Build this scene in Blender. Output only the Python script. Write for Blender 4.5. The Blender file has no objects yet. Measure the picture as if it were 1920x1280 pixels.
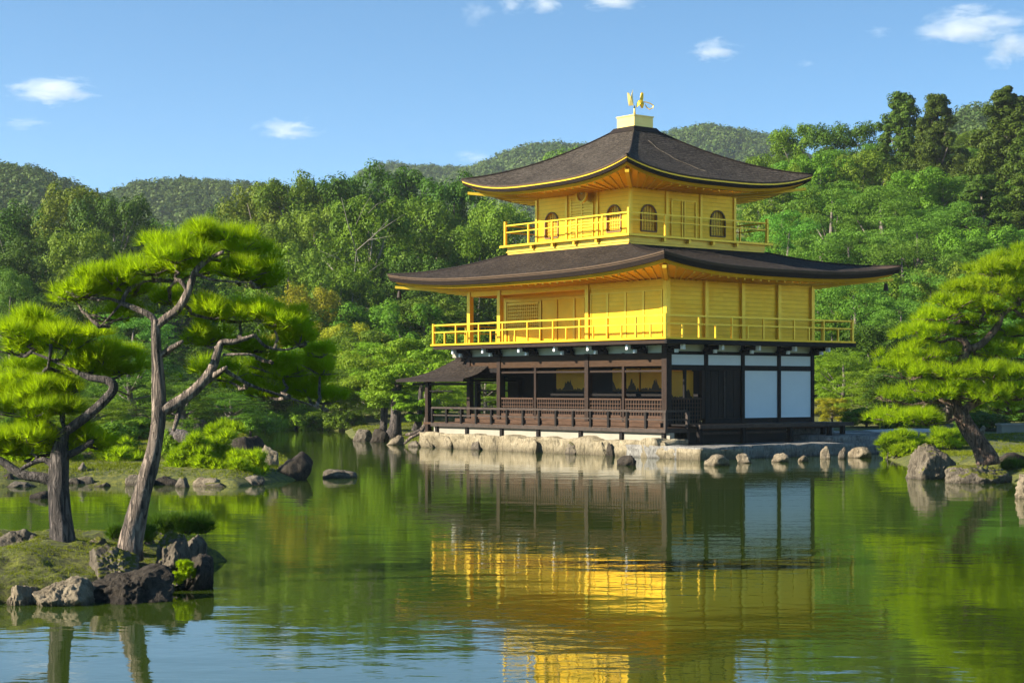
import bpy, math, random
import numpy as np
from mathutils import Vector, Matrix, noise

SC = bpy.context.scene
COL = SC.collection
rad = math.radians

# ------------------------------------------------------------------ camera
F, CX, HY, CAMH = 3287.0, 960.0, 725.0, 2.3      # focal length and horizon in 1920-wide pixels
cam_d = bpy.data.cameras.new("camera")
cam = bpy.data.objects.new("camera", cam_d); COL.objects.link(cam)
cam.location = (0, 0, CAMH); cam.rotation_euler = (rad(90), 0, 0)
cam_d.sensor_width = 36; cam_d.lens = 36 * F / 1920
cam_d.shift_y = (HY - 640) / 1920
cam_d.clip_start = 0.1; cam_d.clip_end = 20000
SC.camera = cam

# ------------------------------------------------------------------ light
PA = rad(38.5)                                   # heading of the pavilion's right face
PX = Vector((math.cos(PA), math.sin(PA), 0)); PY = Vector((-math.sin(PA), math.cos(PA), 0))
SUN_EL = 26.0
_h = (-0.93 * PX + 0.37 * PY).normalized()
SUN = Vector((_h.x * math.cos(rad(SUN_EL)), _h.y * math.cos(rad(SUN_EL)), math.sin(rad(SUN_EL))))
sd = bpy.data.lights.new("sun", 'SUN'); sd.energy = 5.0; sd.angle = rad(0.5); sd.color = (1.0, 0.93, 0.80)
so = bpy.data.objects.new("sun", sd); COL.objects.link(so)
so.rotation_euler = SUN.to_track_quat('Z', 'Y').to_euler(); so.location = (-60, -10, 60)
W = bpy.data.worlds.new("World"); SC.world = W; W.use_nodes = True
wn = W.node_tree.nodes; wl = W.node_tree.links
bg = wn['Background']; sky = wn.new('ShaderNodeTexSky'); sky.sky_type = 'NISHITA'
sky.sun_disc = False; sky.sun_elevation = rad(SUN_EL); sky.sun_rotation = math.atan2(SUN.x, SUN.y)
sky.air_density = 1.0; sky.dust_density = 0.0; sky.ozone_density = 2.0; sky.altitude = 100
_tc = wn.new('ShaderNodeTexCoord'); _mp = wn.new('ShaderNodeMapping'); _mp.inputs['Location'].default_value = (0, 0, .07); _mp.inputs['Scale'].default_value = (1, 1, 1.9)
wl.new(_tc.outputs['Generated'], _mp.inputs[0]); wl.new(_mp.outputs[0], sky.inputs['Vector'])
_hs = wn.new('ShaderNodeHueSaturation'); _hs.inputs['Saturation'].default_value = 1.2; _hs.inputs['Value'].default_value = 1.1; _hs.inputs['Hue'].default_value = .492
wl.new(sky.outputs[0], _hs.inputs['Color']); wl.new(_hs.outputs[0], bg.inputs['Color']); bg.inputs['Strength'].default_value = 0.085
SC.view_settings.view_transform = 'Standard'; SC.view_settings.look = 'None'
SC.view_settings.exposure = 1.5; SC.view_settings.gamma = 1.0
cy = SC.cycles
cy.max_bounces = 8; cy.diffuse_bounces = 4; cy.glossy_bounces = 4; cy.transmission_bounces = 4
cy.volume_bounces = 2; cy.transparent_max_bounces = 8
cy.caustics_reflective = False; cy.caustics_refractive = False
cy.sample_clamp_indirect = 6.0
cy.use_denoising = True

# ------------------------------------------------------------------ helpers
def P(px, py, Y):
    """point at distance Y that the photograph shows at pixel (px, py) of 1920x1280"""
    return Vector(((px - CX) / F * Y, Y, CAMH + (HY - py) / F * Y))
def Wt(px, py):
    """point on the water"""
    Y = CAMH * F / (py - HY)
    return Vector(((px - CX) / F * Y, Y, 0.0))

def tag(o, label=None, cat=None, group=None, kind=None):
    if label: o['label'] = label
    if cat: o['category'] = cat
    if group: o['group'] = group
    if kind: o['kind'] = kind
    return o
def link(o, parent=None):
    COL.objects.link(o)
    if parent is not None: o.parent = parent
    return o
def empty(name, loc=(0, 0, 0), rz=0.0, label=None, cat=None, group=None):
    o = bpy.data.objects.new(name, None); o.location = loc; o.rotation_euler = (0, 0, rz)
    o.empty_display_size = 0.3
    link(o); return tag(o, label, cat, group)

class MB:
    def __init__(s): s.v = []; s.f = []; s.m = []
    def add(s, vs, fs, m=0):
        n = len(s.v); s.v += [tuple(v) for v in vs]
        s.f += [tuple(i + n for i in f) for f in fs]; s.m += [m] * len(fs); return s
    def box(s, x0, x1, y0, y1, z0, z1, m=0):
        x0, x1 = min(x0, x1), max(x0, x1); y0, y1 = min(y0, y1), max(y0, y1); z0, z1 = min(z0, z1), max(z0, z1)
        return s.add([(x0,y0,z0),(x1,y0,z0),(x1,y1,z0),(x0,y1,z0),(x0,y0,z1),(x1,y0,z1),(x1,y1,z1),(x0,y1,z1)],
                     [(0,3,2,1),(4,5,6,7),(0,1,5,4),(1,2,6,5),(2,3,7,6),(3,0,4,7)], m)
    def bar(s, p, q, w, h=None, m=0):
        p, q = Vector(p), Vector(q); h = h or w; d = (q - p).normalized()
        up = Vector((0,0,1)) if abs(d.z) < .95 else Vector((1,0,0))
        a = d.cross(up).normalized() * w/2; b = a.cross(d).normalized() * h/2
        vs = [p-a-b, p+a-b, p+a+b, p-a+b, q-a-b, q+a-b, q+a+b, q-a+b]
        return s.add(vs, [(0,1,2,3),(7,6,5,4),(0,4,5,1),(1,5,6,2),(2,6,7,3),(3,7,4,0)], m)
    def tube(s, pts, rs, n=8, m=0, wob=0.0, seed=0):
        pts = [Vector(p) for p in pts]; rings = []; vs = []; fs = []
        rnd = random.Random(seed)
        a = None
        for i, p in enumerate(pts):
            d = (pts[min(i+1, len(pts)-1)] - pts[max(i-1, 0)]).normalized()
            if a is None:
                a = d.cross(Vector((0.3,1,0.1))).normalized()
            else:
                a = (a - d * a.dot(d)).normalized()
            b = d.cross(a)
            for k in range(n):
                t = 2*math.pi*k/n
                r = rs[i] * (1 + (wob * noise.noise(Vector((math.cos(t)*1.7, math.sin(t)*1.7, p.z*2.2 + seed))) if wob else 0))
                vs.append(p + (a*math.cos(t) + b*math.sin(t)) * r)
        for i in range(len(pts)-1):
            for k in range(n):
                k2 = (k+1) % n
                fs.append((i*n+k, i*n+k2, (i+1)*n+k2, (i+1)*n+k))
        fs.append(tuple(range(n-1, -1, -1))); fs.append(tuple((len(pts)-1)*n + k for k in range(n)))
        return s.add(vs, fs, m)
    def build(s, name, mats, parent=None, smooth=False, bevel=0.0):
        me = bpy.data.meshes.new(name); me.from_pydata(s.v, [], s.f); me.update()
        mats = mats if isinstance(mats, (list, tuple)) else [mats]
        for m in mats: me.materials.append(m)
        if len(mats) > 1: me.polygons.foreach_set('material_index', s.m)
        if smooth: me.polygons.foreach_set('use_smooth', [True] * len(s.f))
        o = link(bpy.data.objects.new(name, me), parent)
        if bevel:
            b = o.modifiers.new('bevel', 'BEVEL'); b.width = bevel; b.segments = 2; b.limit_method = 'ANGLE'
        return o

def np_mesh(name, V, k, mats, midx=None, smooth=False):
    """V (n*k,3): n separate polygons of k corners"""
    V = np.asarray(V, dtype=np.float32).reshape(-1, 3); n = len(V) // k
    me = bpy.data.meshes.new(name)
    me.vertices.add(len(V)); me.vertices.foreach_set('co', V.ravel())
    me.loops.add(len(V)); me.loops.foreach_set('vertex_index', np.arange(len(V), dtype=np.int32))
    me.polygons.add(n); me.polygons.foreach_set('loop_start', np.arange(0, n*k, k, dtype=np.int32))
    for m in (mats if isinstance(mats, (list, tuple)) else [mats]): me.materials.append(m)
    if midx is not None: me.polygons.foreach_set('material_index', np.asarray(midx, dtype=np.int32))
    me.update(calc_edges=True); return me
def grid_mesh(name, V, nu, nv, mat, smooth=True):
    """V (nu*nv,3) row-major"""
    me = bpy.data.meshes.new(name)
    i = np.arange((nu-1)*(nv-1)); r = i // (nv-1); c = i % (nv-1); a = r*nv + c
    Fc = np.stack([a, a+1, a+nv+1, a+nv], 1).astype(np.int32)
    V = np.asarray(V, dtype=np.float32)
    me.vertices.add(len(V)); me.vertices.foreach_set('co', V.ravel())
    me.loops.add(Fc.size); me.loops.foreach_set('vertex_index', Fc.ravel())
    me.polygons.add(len(Fc)); me.polygons.foreach_set('loop_start', np.arange(0, Fc.size, 4, dtype=np.int32))
    me.materials.append(mat); me.update(calc_edges=True)
    me.polygons.foreach_set('use_smooth', np.full(len(Fc), smooth)); return me

# ------------------------------------------------------------------ materials
class NT:
    """tiny node-graph writer"""
    def __init__(s, name):
        s.mat = bpy.data.materials.new(name); s.mat.use_nodes = True
        s.n = s.mat.node_tree.nodes; s.l = s.mat.node_tree.links
        s.p = s.n['Principled BSDF']; s.out = s.n['Material Output']
    def node(s, t, **kw):
        n = s.n.new(t)
        for k, v in kw.items(): setattr(n, k, v)
        return n
    def set(s, sock, v):
        if hasattr(v, 'is_output'): s.l.new(v, sock)
        elif hasattr(v, '__len__') and len(v) == 3 and sock.type == 'RGBA': sock.default_value = (*v, 1)
        else: sock.default_value = v
    def co(s, which='Object'): return s.node('ShaderNodeTexCoord').outputs[which]
    def mapping(s, vec, scale=(1,1,1), rot=(0,0,0)):
        m = s.node('ShaderNodeMapping'); s.l.new(vec, m.inputs['Vector'])
        m.inputs['Scale'].default_value = scale; m.inputs['Rotation'].default_value = rot; return m.outputs[0]
    def noise(s, vec, scale=5, detail=4, rough=.55, dist=0):
        n = s.node('ShaderNodeTexNoise'); s.l.new(vec, n.inputs['Vector'])
        n.inputs['Scale'].default_value = scale; n.inputs['Detail'].default_value = detail
        n.inputs['Roughness'].default_value = rough; n.inputs['Distortion'].default_value = dist
        return n.outputs['Fac']
    def vor(s, vec, scale=5, feat='F1'):
        n = s.node('ShaderNodeTexVoronoi', feature=feat); s.l.new(vec, n.inputs['Vector']); n.inputs['Scale'].default_value = scale
        return n.outputs['Distance']
    def math(s, op, a, b=0.0, c=None):
        n = s.node('ShaderNodeMath', operation=op); s.set(n.inputs[0], a); s.set(n.inputs[1], b)
        if c is not None: s.set(n.inputs[2], c)
        return n.outputs[0]
    def ramp(s, fac, stops):
        n = s.node('ShaderNodeValToRGB'); s.l.new(fac, n.inputs[0]); e = n.color_ramp.elements
        while len(e) < len(stops): e.new(0.5)
        for el, (p, c) in zip(e, stops):
            el.position = p; el.color = (*c, 1) if len(c) == 3 else c
        return n.outputs[0]
    def mix(s, fac, a, b, mode='MIX'):
        n = s.node('ShaderNodeMix', data_type='RGBA', blend_type=mode)
        s.set(n.inputs[0], fac); s.set(n.inputs[6], a); s.set(n.inputs[7], b); return n.outputs[2]
    def bump(s, h, strength=.5, dist=.05, normal=None):
        n = s.node('ShaderNodeBump'); n.inputs['Strength'].default_value = strength; n.inputs['Distance'].default_value = dist
        s.l.new(h, n.inputs['Height'])
        if normal is not None: s.l.new(normal, n.inputs['Normal'])
        return n.outputs[0]
    def sep(s, vec):
        n = s.node('ShaderNodeSeparateXYZ'); s.l.new(vec, n.inputs[0]); return n.outputs
    def pr(s, **kw):
        for k, v in kw.items(): s.set(s.p.inputs[k.replace('_', ' ')], v)
        return s.mat

def m_gold(name, col=(0.84, 0.475, 0.010), boards=0.0, metal=.60, rough=.40):
    t = NT(name); c = t.co(); z = t.sep(c)[2]
    nz = t.noise(c, 1.3, 5, .6); n2 = t.noise(t.mapping(c, (1, 1, 9)), 3, 3)
    base = t.mix(t.ramp(nz, [(.3, (0, 0, 0)), (.7, (1, 1, 1))]), tuple(v * .88 for v in col), tuple(min(1, v * 1.07) for v in col))
    base = t.mix(t.math('MULTIPLY', n2, .22), base, (.50, .30, .02))
    wn_ = t.node('ShaderNodeTexWhiteNoise'); sn = t.node('ShaderNodeVectorMath', operation='FLOOR'); t.l.new(t.mapping(c, (4.6, 4.6, 6.9)), sn.inputs[0]); t.l.new(sn.outputs[0], wn_.inputs['Vector'])
    base = t.mix(t.math('MULTIPLY', wn_.outputs['Value'], .07), base, (.60, .33, .02))
    rgh = t.math('ADD', rough - .10, t.math('MULTIPLY', t.math('ADD', t.math('MULTIPLY', nz, 1.6), t.math('MULTIPLY', wn_.outputs['Value'], .4)), .13))
    h = n2
    if boards:
        fr = t.math('FRACT', t.math('DIVIDE', z, boards))
        line = t.math('LESS_THAN', fr, .10)
        base = t.mix(t.math('MULTIPLY', line, .38), base, (.33, .2, .015))
        h = t.math('SUBTRACT', t.math('MULTIPLY', n2, .25), line)
    t.p.inputs['Coat Weight'].default_value = .04; t.p.inputs['Coat Roughness'].default_value = .35
    t.pr(Base_Color=base, Metallic=metal, Roughness=rgh, Normal=t.bump(h, .35, .012))
    return t.mat
def m_wood(name, a, b, rough=.6, grain=(14, 14, 1.2)):
    t = NT(name); c = t.co(); n = t.noise(t.mapping(c, grain), 2.2, 5, .6, .4); n2 = t.noise(c, 1.1, 3)
    col = t.mix(t.ramp(n, [(.3, (0,0,0)), (.7, (1,1,1))]), a, b)
    col = t.mix(t.math('MULTIPLY', n2, .5), col, tuple(v * .55 for v in a))
    t.p.inputs['Specular IOR Level'].default_value = .15
    return t.pr(Base_Color=col, Roughness=rough, Normal=t.bump(n, .4, .01))
def m_plain(name, col, rough=.6, var=.15, scale=2.0, metal=0, bump=.1):
    t = NT(name); c = t.co(); n = t.noise(c, scale, 5, .6)
    b = t.mix(t.ramp(n, [(.25, (0,0,0)), (.75, (1,1,1))]), tuple(v * (1-var) for v in col), tuple(min(1, v * (1+var)) for v in col))
    return t.pr(Base_Color=b, Roughness=rough, Metallic=metal, Normal=t.bump(n, bump, .02))
def m_roof(name, a, b, streak=.5):
    t = NT(name); c = t.co(); z = t.sep(c)[2]
    n1 = t.noise(c, 1.2, 6, .65); n2 = t.noise(t.mapping(c, (3, 3, 30)), 2.0, 4, .7)
    n3 = t.noise(t.mapping(c, (1, 1, 2.5)), 8, 6, .8)
    fr = t.math('FRACT', t.math('ADD', t.math('MULTIPLY', z, 11.0), t.math('MULTIPLY', n1, 1.6)))
    line = t.ramp(fr, [(.0, (0, 0, 0)), (.25, (1, 1, 1))])
    col = t.mix(t.ramp(n1, [(.3, (0,0,0)), (.75, (1,1,1))]), a, b)
    col = t.mix(t.math('MULTIPLY', t.ramp(n2, [(.5, (0,0,0)), (.75, (1,1,1))]), streak), col, tuple(min(1, v*2.1) for v in b))
    col = t.mix(t.math('MULTIPLY', t.ramp(n3, [(.38, (1,1,1)), (.56, (0,0,0))]), .8), col, tuple(v*.30 for v in a))
    col = t.mix(t.math('MULTIPLY', t.ramp(n3, [(.56, (0,0,0)), (.70, (1,1,1))]), .6), col, tuple(v*1.9 for v in b))
    col = t.mix(t.math('SUBTRACT', .65, t.math('MULTIPLY', line, .65)), col, tuple(v*.3 for v in a))
    h = t.math('ADD', t.math('MULTIPLY', line, .5), t.math('MULTIPLY', n3, .8))
    t.p.inputs['Specular IOR Level'].default_value = .1
    return t.pr(Base_Color=col, Roughness=.9, Normal=t.bump(h, 1.0, .06))
def m_rock(name, a, b, moss=.0, wet=True, wz=.11):
    t = NT(name); g = t.node('ShaderNodeNewGeometry'); c = g.outputs['Position']
    n1 = t.noise(c, 2.2, 8, .65, .6); n2 = t.noise(c, 9, 6, .7, .3); v = t.vor(t.mapping(c, (1,1,1.6)), 6, 'DISTANCE_TO_EDGE')
    n4 = t.noise(t.mapping(c, (5, 5, 1.3), (.3, .25, 0)), 2.4, 6, .7, .8)
    col = t.mix(t.ramp(n1, [(.32, (0,0,0)), (.68, (1,1,1))]), a, b)
    col = t.mix(t.math('MULTIPLY', t.ramp(n4, [(.36, (1,1,1)), (.5, (0,0,0))]), .75), col, tuple(x*.28 for x in a))
    col = t.mix(t.math('MULTIPLY', t.ramp(n2, [(.55, (0,0,0)), (.72, (1,1,1))]), .55), col, tuple(min(1, x*1.7) for x in b))
    nz = t.sep(g.outputs['Normal'])[2]
    if moss:
        f = t.math('ADD', nz, t.math('MULTIPLY', t.math('SUBTRACT', n1, .5), 1.6))
        f = t.ramp(f, [(1.0 - moss * .6, (0,0,0)), (1.0 - moss * .6 + .15, (1,1,1))])
        col = t.mix(f, col, t.mix(n2, (.05, .065, .006), (.15, .14, .015)))
    z = t.sep(c)[2]
    if wet:
        w = t.ramp(t.math('ADD', z, t.math('MULTIPLY', n2, .06)), [(.03, (1,1,1)), (wz, (0,0,0))])
        col = t.mix(t.math('MULTIPLY', w, .7), col, tuple(x*.25 for x in a))
    h = t.math('ADD', t.math('ADD', n1, t.math('MULTIPLY', n2, .5)), t.math('MULTIPLY', n4, 1.1))
    t.p.inputs['Specular IOR Level'].default_value = .15
    return t.pr(Base_Color=col, Roughness=.85, Normal=t.bump(h, .9, .07))
def m_bark(name, a, b, sc=1.0):
    t = NT(name); c = t.co()
    n = t.noise(t.mapping(c, (12*sc, 12*sc, 2.0*sc)), 1.6, 6, .62, 1.2); n2 = t.noise(c, 3, 4); n3 = t.noise(c, 40*sc, 3)
    r = t.ramp(n, [(.36, (0,0,0)), (.56, (1,1,1))])
    col = t.mix(r, tuple(x*.22 for x in a), t.mix(n2, a, b))
    h = t.math('ADD', r, t.math('MULTIPLY', n3, .25))
    return t.pr(Base_Color=col, Roughness=.9, Normal=t.bump(h, 1.0, .05/sc))
def m_leaf(name, a, b, trans=.35, tcol=None, spread=.35, nscale=.9):
    """a..b the two leaf colours; each leaf and each tree gets a shade of its own"""
    t = NT(name); g = t.node('ShaderNodeNewGeometry'); oi = t.node('ShaderNodeObjectInfo')
    isl = g.outputs['Random Per Island']; c = t.co()
    n = t.noise(c, nscale, 3)
    f = t.math('ADD', t.math('MULTIPLY', isl, .55), t.math('MULTIPLY', t.ramp(n, [(.35, (0,0,0)), (.65, (1,1,1))]), .45))
    col = t.mix(f, a, b)
    hs = t.node('ShaderNodeHueSaturation'); t.l.new(col, hs.inputs['Color'])
    t.set(hs.inputs['Hue'], t.math('ADD', .5 - spread*.045, t.math('MULTIPLY', oi.outputs['Random'], spread*.09)))
    t.set(hs.inputs['Value'], t.math('ADD', 1 - spread*.5, t.math('MULTIPLY', oi.outputs['Random'], spread)))
    col = hs.outputs[0]
    t.pr(Base_Color=col, Roughness=.55); t.p.inputs['Specular IOR Level'].default_value = .12
    tr = t.node('ShaderNodeBsdfTranslucent')
    t.set(tr.inputs['Color'], t.mix(1.0, col, tcol or (1.25, 1.3, .5), 'MULTIPLY'))
    mx = t.node('ShaderNodeMixShader'); mx.inputs[0].default_value = trans
    t.l.new(t.p.outputs[0], mx.inputs[1]); t.l.new(tr.outputs[0], mx.inputs[2]); t.l.new(mx.outputs[0], t.out.inputs['Surface'])
    return t.mat

M = {}
M['gold'] = m_gold('gold_leaf'); M['gold_wall'] = m_gold('gold_boards', boards=.145)
M['gold_frame'] = m_gold('gold_trim', (.86, .53, .025), metal=.5, rough=.32)
M['gold_pale'] = m_gold('pale_gold', (.85, .64, .20), metal=.4, rough=.35)
M['window_frame'] = m_plain('window_frame_brown', (.16, .085, .018), .6)
M['gold_dim'] = m_gold('window_gold', (.66, .40, .03), metal=.2, rough=.5)
M['gold_screen'] = m_gold('dim_gold_screen', (.80, .33, .015), metal=.0, rough=.7)
M['screen_ink'] = m_plain('screen_ink', (.055, .026, .004), .7)
M['wood_brown'] = m_wood('brown_timber', (.018, .0098, .0055), (.041, .0228, .0135))  # shade of the balcony overhang is put into this darker brown
M['wood_beam'] = m_wood('brown_beam', (.032, .0150, .0055), (.068, .033, .0125), grain=(1.5, 1.5, 14))
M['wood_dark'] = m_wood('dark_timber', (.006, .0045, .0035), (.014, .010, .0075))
M['wood_floor'] = m_wood('floor_boards', (.040, .022, .012), (.115, .060, .033), grain=(14, 1.2, 14))  # boards also darkened to stand in for the balcony's shade
M['wood_grey'] = m_wood('weathered_rail', (.038, .027, .020), (.080, .059, .046), grain=(3, 3, 3))  # grey rail wood, darkened further in place of the balcony's shade
M['lattice'] = m_wood('lattice_wood', (.058, .031, .018), (.105, .058, .034))
M['black'] = m_plain('near_black', (.008, .007, .006), .8)
M['white'] = m_plain('white_plaster', (.78, .79, .78), .6, .03)
M['white_cap'] = m_plain('white_paint', (.85, .85, .84), .5, .04)
M['cream'] = m_plain('cream_plaster', (.56, .55, .42), .7, .06)
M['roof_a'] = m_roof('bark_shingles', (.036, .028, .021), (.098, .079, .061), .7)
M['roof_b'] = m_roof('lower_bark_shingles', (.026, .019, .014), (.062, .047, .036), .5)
M['roof_edge'] = m_wood('shingle_edge', (.012, .008, .006), (.028, .018, .013), grain=(2, 2, 40))
M['roof_lip'] = m_wood('eave_lip', (.060, .036, .020), (.12, .075, .042), grain=(2, 2, 20))
M['stone'] = m_rock('cream_retaining_stone', (.20, .160, .095), (.34, .28, .18), wz=.30)
M['stone_grey'] = m_rock('grey_platform_stone', (.16, .15, .13), (.29, .27, .235))
M['plaster'] = m_plain('base_plaster', (.27, .24, .18), .8, .12, 1.5)  # colour lowered to carry the shadow under the veranda
M['rock'] = m_rock('grey_rock', (.085, .068, .048), (.18, .148, .108))
M['rock_dark'] = m_rock('dark_rock', (.026, .020, .014), (.066, .053, .039))  # dark stone, made darker for the shaded front of the island boulder
M['rock_moss'] = m_rock('mossy_rock', (.085, .068, .048), (.19, .155, .11), moss=.55)
M['rock_tan'] = m_rock('tan_rock', (.15, .115, .072), (.31, .25, .165))
M['bark'] = m_bark('pine_bark', (.17, .12, .085), (.30, .23, .17))
M['bark_dark'] = m_bark('dark_pine_bark', (.085, .065, .052), (.15, .12, .10))
M['bark_red'] = m_bark('reddish_pine_bark', (.16, .095, .062), (.24, .155, .11), .8)
M['bark_far'] = m_plain('far_bark', (.15, .12, .095), .9, .4, 3)
M['bark_pale'] = m_plain('pale_bark', (.22, .19, .15), .9, .3, 3)

# water: dark green pond with fine ripples
t = NT('pond_water'); g = t.node('ShaderNodeNewGeometry'); c = g.outputs['Position']
w1 = t.noise(t.mapping(c, (.55, 1.0, 1)), 2.3, 3, .55, .3)
w2 = t.noise(t.mapping(c, (.6, 1.3, 1)), .55, 3, .5)
w3 = t.noise(t.mapping(c, (.9, 1.5, 1)), 7.5, 2, .5)
h = t.math('ADD', t.math('MULTIPLY', w2, 1.0), t.math('ADD', t.math('MULTIPLY', w1, .42), t.math('MULTIPLY', w3, .07)))
t.pr(Base_Color=t.mix(t.noise(c, .07, 3), (.023, .040, .003), (.034, .053, .004)), Roughness=.025, IOR=1.45, Normal=t.bump(h, 1.0, .0075))
t.p.inputs['Specular IOR Level'].default_value = .62
M['water'] = t.mat

# ground: moss and grass, patchy
def m_ground(name, a, b, cc, sc=1.0):
    t = NT(name); g = t.node('ShaderNodeNewGeometry'); c = g.outputs['Position']
    n1 = t.noise(c, .7*sc, 6, .6); n2 = t.noise(c, 6*sc, 6, .7); n3 = t.noise(c, 40*sc, 3, .7)
    col = t.mix(t.ramp(n1, [(.35, (0,0,0)), (.65, (1,1,1))]), a, b)
    col = t.mix(t.ramp(n2, [(.42, (1,1,1)), (.62, (0,0,0))]), col, cc)
    hh = t.math('ADD', n2, t.math('MULTIPLY', n3, .5))
    return t.pr(Base_Color=col, Roughness=.95, Normal=t.bump(hh, 1.0, .06))
M['ground'] = m_ground('moss_ground', (.105, .112, .010), (.175, .165, .016), (.05, .060, .008))
M['moss'] = m_ground('island_moss', (.10, .118, .006), (.18, .185, .011), (.045, .046, .006), 1.6)
M['path'] = m_plain('sand_path', (.46, .42, .36), .95, .1, 6)

# foliage
M['l_dark'] = m_leaf('dark_leaves', (.024, .060, .005), (.082, .145, .010), .20)
M['l_mid'] = m_leaf('green_leaves', (.052, .120, .007), (.155, .250, .014), .25)
M['l_olive'] = m_leaf('olive_leaves', (.078, .132, .009), (.195, .258, .018), .25)
M['l_yellow'] = m_leaf('yellow_green_leaves', (.20, .205, .010), (.36, .335, .018), .30)
M['l_fresh'] = m_leaf('fresh_leaves', (.105, .205, .008), (.235, .350, .018), .30)
M['l_pine'] = m_leaf('soft_pine_leaves', (.065, .155, .014), (.150, .280, .028), .26)
M['l_cedar'] = m_leaf('cedar_leaves', (.026, .058, .005), (.092, .140, .011), .20)
M['l_far'] = m_leaf('far_leaves', (.036, .074, .014), (.110, .150, .028), .15, spread=.1, nscale=.035)
M['n_bright'] = m_leaf('bright_needles', (.20, .29, .005), (.38, .49, .012), .68, spread=.05)
M['n_mid'] = m_leaf('green_needles', (.175, .265, .006), (.34, .45, .012), .68, spread=.05)
M['n_yellow'] = m_leaf('yellow_needles', (.20, .29, .006), (.36, .44, .012), .55, spread=.05)
M['n_dark'] = m_leaf('shrub_needles', (.045, .10, .010), (.11, .19, .016), .3, spread=.05)

# ------------------------------------------------------------------ ground, pond
def pav(x, y, z=0.0):
    return Vector((4.99, 57, 0)) + PX * x + PY * y + Vector((0, 0, z))
def sdf(pts, X, Y):
    """signed distance to a polygon, positive inside"""
    d = np.full(X.shape, 1e9); ins = np.zeros(X.shape, bool); n = len(pts)
    for i in range(n):
        ax, ay = pts[i]; bx, by = pts[(i+1) % n]
        ex, ey = bx-ax, by-ay; wx, wy = X-ax, Y-ay
        tt = np.clip((wx*ex + wy*ey) / (ex*ex + ey*ey + 1e-9), 0, 1)
        d = np.minimum(d, np.hypot(wx - ex*tt, wy - ey*tt))
        c = ((ay <= Y) != (by <= Y)); xs = ax + (Y - ay) * ex / (ey if abs(ey) > 1e-9 else 1e-9)
        ins ^= c & (X < xs)
    return np.where(ins, d, -d)
_sh = [(-60, 39), (-20, 40)] + [tuple(Wt(*p)[:2]) for p in ((0, 912), (150, 906), (350, 908), (440, 914), (505, 906), (575, 897),
      (560, 868), (500, 842), (470, 817), (452, 807), (560, 804), (645, 806), (652, 818), (672, 825), (720, 826), (760, 835))]
_sh += [tuple(pav(.3, 13.2)[:2]), tuple(pav(.3, -1.5)[:2]), tuple(pav(9.6, -1.5)[:2]), tuple(pav(11.6, -1.2)[:2])]
_sh += [tuple(Wt(*p)[:2]) for p in ((1650, 855), (1715, 880), (1800, 888), (1900, 900), (1917, 928))] + [(13, 33), (60, 27)]
_sh += [(3000, 30), (3000, 3000), (-3000, 3000), (-3000, 39)]
def ss(a, b, x):
    u = np.clip((x - a) / (b - a), 0, 1); return u*u*(3-2*u)
def vnoise(X, Y, s, seed=0):
    """smooth value noise"""
    r = np.random.RandomState(seed).rand(64, 64)
    x = X / s; y = Y / s; xi = np.floor(x).astype(int); yi = np.floor(y).astype(int)
    fx = x - xi; fy = y - yi; fx = fx*fx*(3-2*fx); fy = fy*fy*(3-2*fy)
    g = lambda i, j: r[i % 64, j % 64]
    return (g(xi, yi)*(1-fx) + g(xi+1, yi)*fx)*(1-fy) + (g(xi, yi+1)*(1-fx) + g(xi+1, yi+1)*fx)*fy
# ridges of the far hills: distance, depth of the slope, canopy height and skyline in photograph pixels
HILLS = [(430, 190, 5, [(-700, 290), (0, 318), (60, 324), (120, 347), (190, 368), (260, 405), (330, 450), (420, 520), (560, 640)]),
         (600, 240, 6, [(-300, 520), (80, 450), (180, 392), (230, 366), (265, 350), (330, 341), (430, 345), (510, 351), (600, 372), (720, 430), (900, 520)]),
         (900, 330, 7, [(500, 430), (600, 368), (650, 338), (690, 307), (730, 298), (790, 309), (870, 322), (930, 335), (1010, 370), (1150, 430)]),
         (800, 300, 7, [(700, 420), (820, 352), (880, 327), (940, 302), (1000, 281), (1050, 278), (1120, 288), (1200, 325), (1300, 390)]),
         (840, 320, 7, [(1000, 400), (1100, 335), (1200, 276), (1250, 251), (1320, 237), (1390, 247), (1460, 261), (1560, 312), (1650, 365), (1800, 440)]),
         (400, 170, 6, [(1450, 420), (1600, 345), (1700, 290), (1780, 222), (1830, 203), (1875, 206), (1960, 190), (2300, 150), (2800, 170)])]
def hill_h(X, Y, k):
    D, L, can, sky_ = HILLS[k]
    px = CX + F * X / np.maximum(Y, 1); xs, ys = zip(*sky_)
    top = CAMH + (HY - np.interp(px, xs, ys)) / F * D - can
    fall = np.where(Y < D, ss(D - L, D, Y), 1 - ss(D, D + L * 1.5, Y))
    return top * fall * (1 + .10*(vnoise(X, Y, 70, 9 + k) - .5) + .035*(vnoise(X, Y, 23, 19 + k) - .5))
def ground_h(X, Y):
    X = np.asarray(X, float); Y = np.asarray(Y, float)
    d = sdf(_sh, X, Y)
    land = .32 * (1 - np.exp(-np.maximum(d, 0) / .55)) + .012 * np.minimum(np.maximum(d, 0), 60)
    land += (vnoise(X, Y, 2.3, 1) - .4) * .30 * ss(.2, 2.5, d)
    right = ss(-10, 45, X)
    slope = np.clip(Y - 92, 0, 150) * (.07 + .17 * right) * ss(92, 130, Y)
    slope *= 1 - .9 * ss(210, 330, Y)
    h = np.where(d > 0, land + slope, np.maximum(-1.2, d * .9 - .02))
    for k in range(len(HILLS)):
        h = np.maximum(h, np.where(Y > 160, hill_h(X, Y, k), -5))
    return h
rows = np.concatenate([np.linspace(-70, 24, 12), np.geomspace(25, 240, 300), np.geomspace(245, 1500, 90), [2000, 3000, 6000]])
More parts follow.
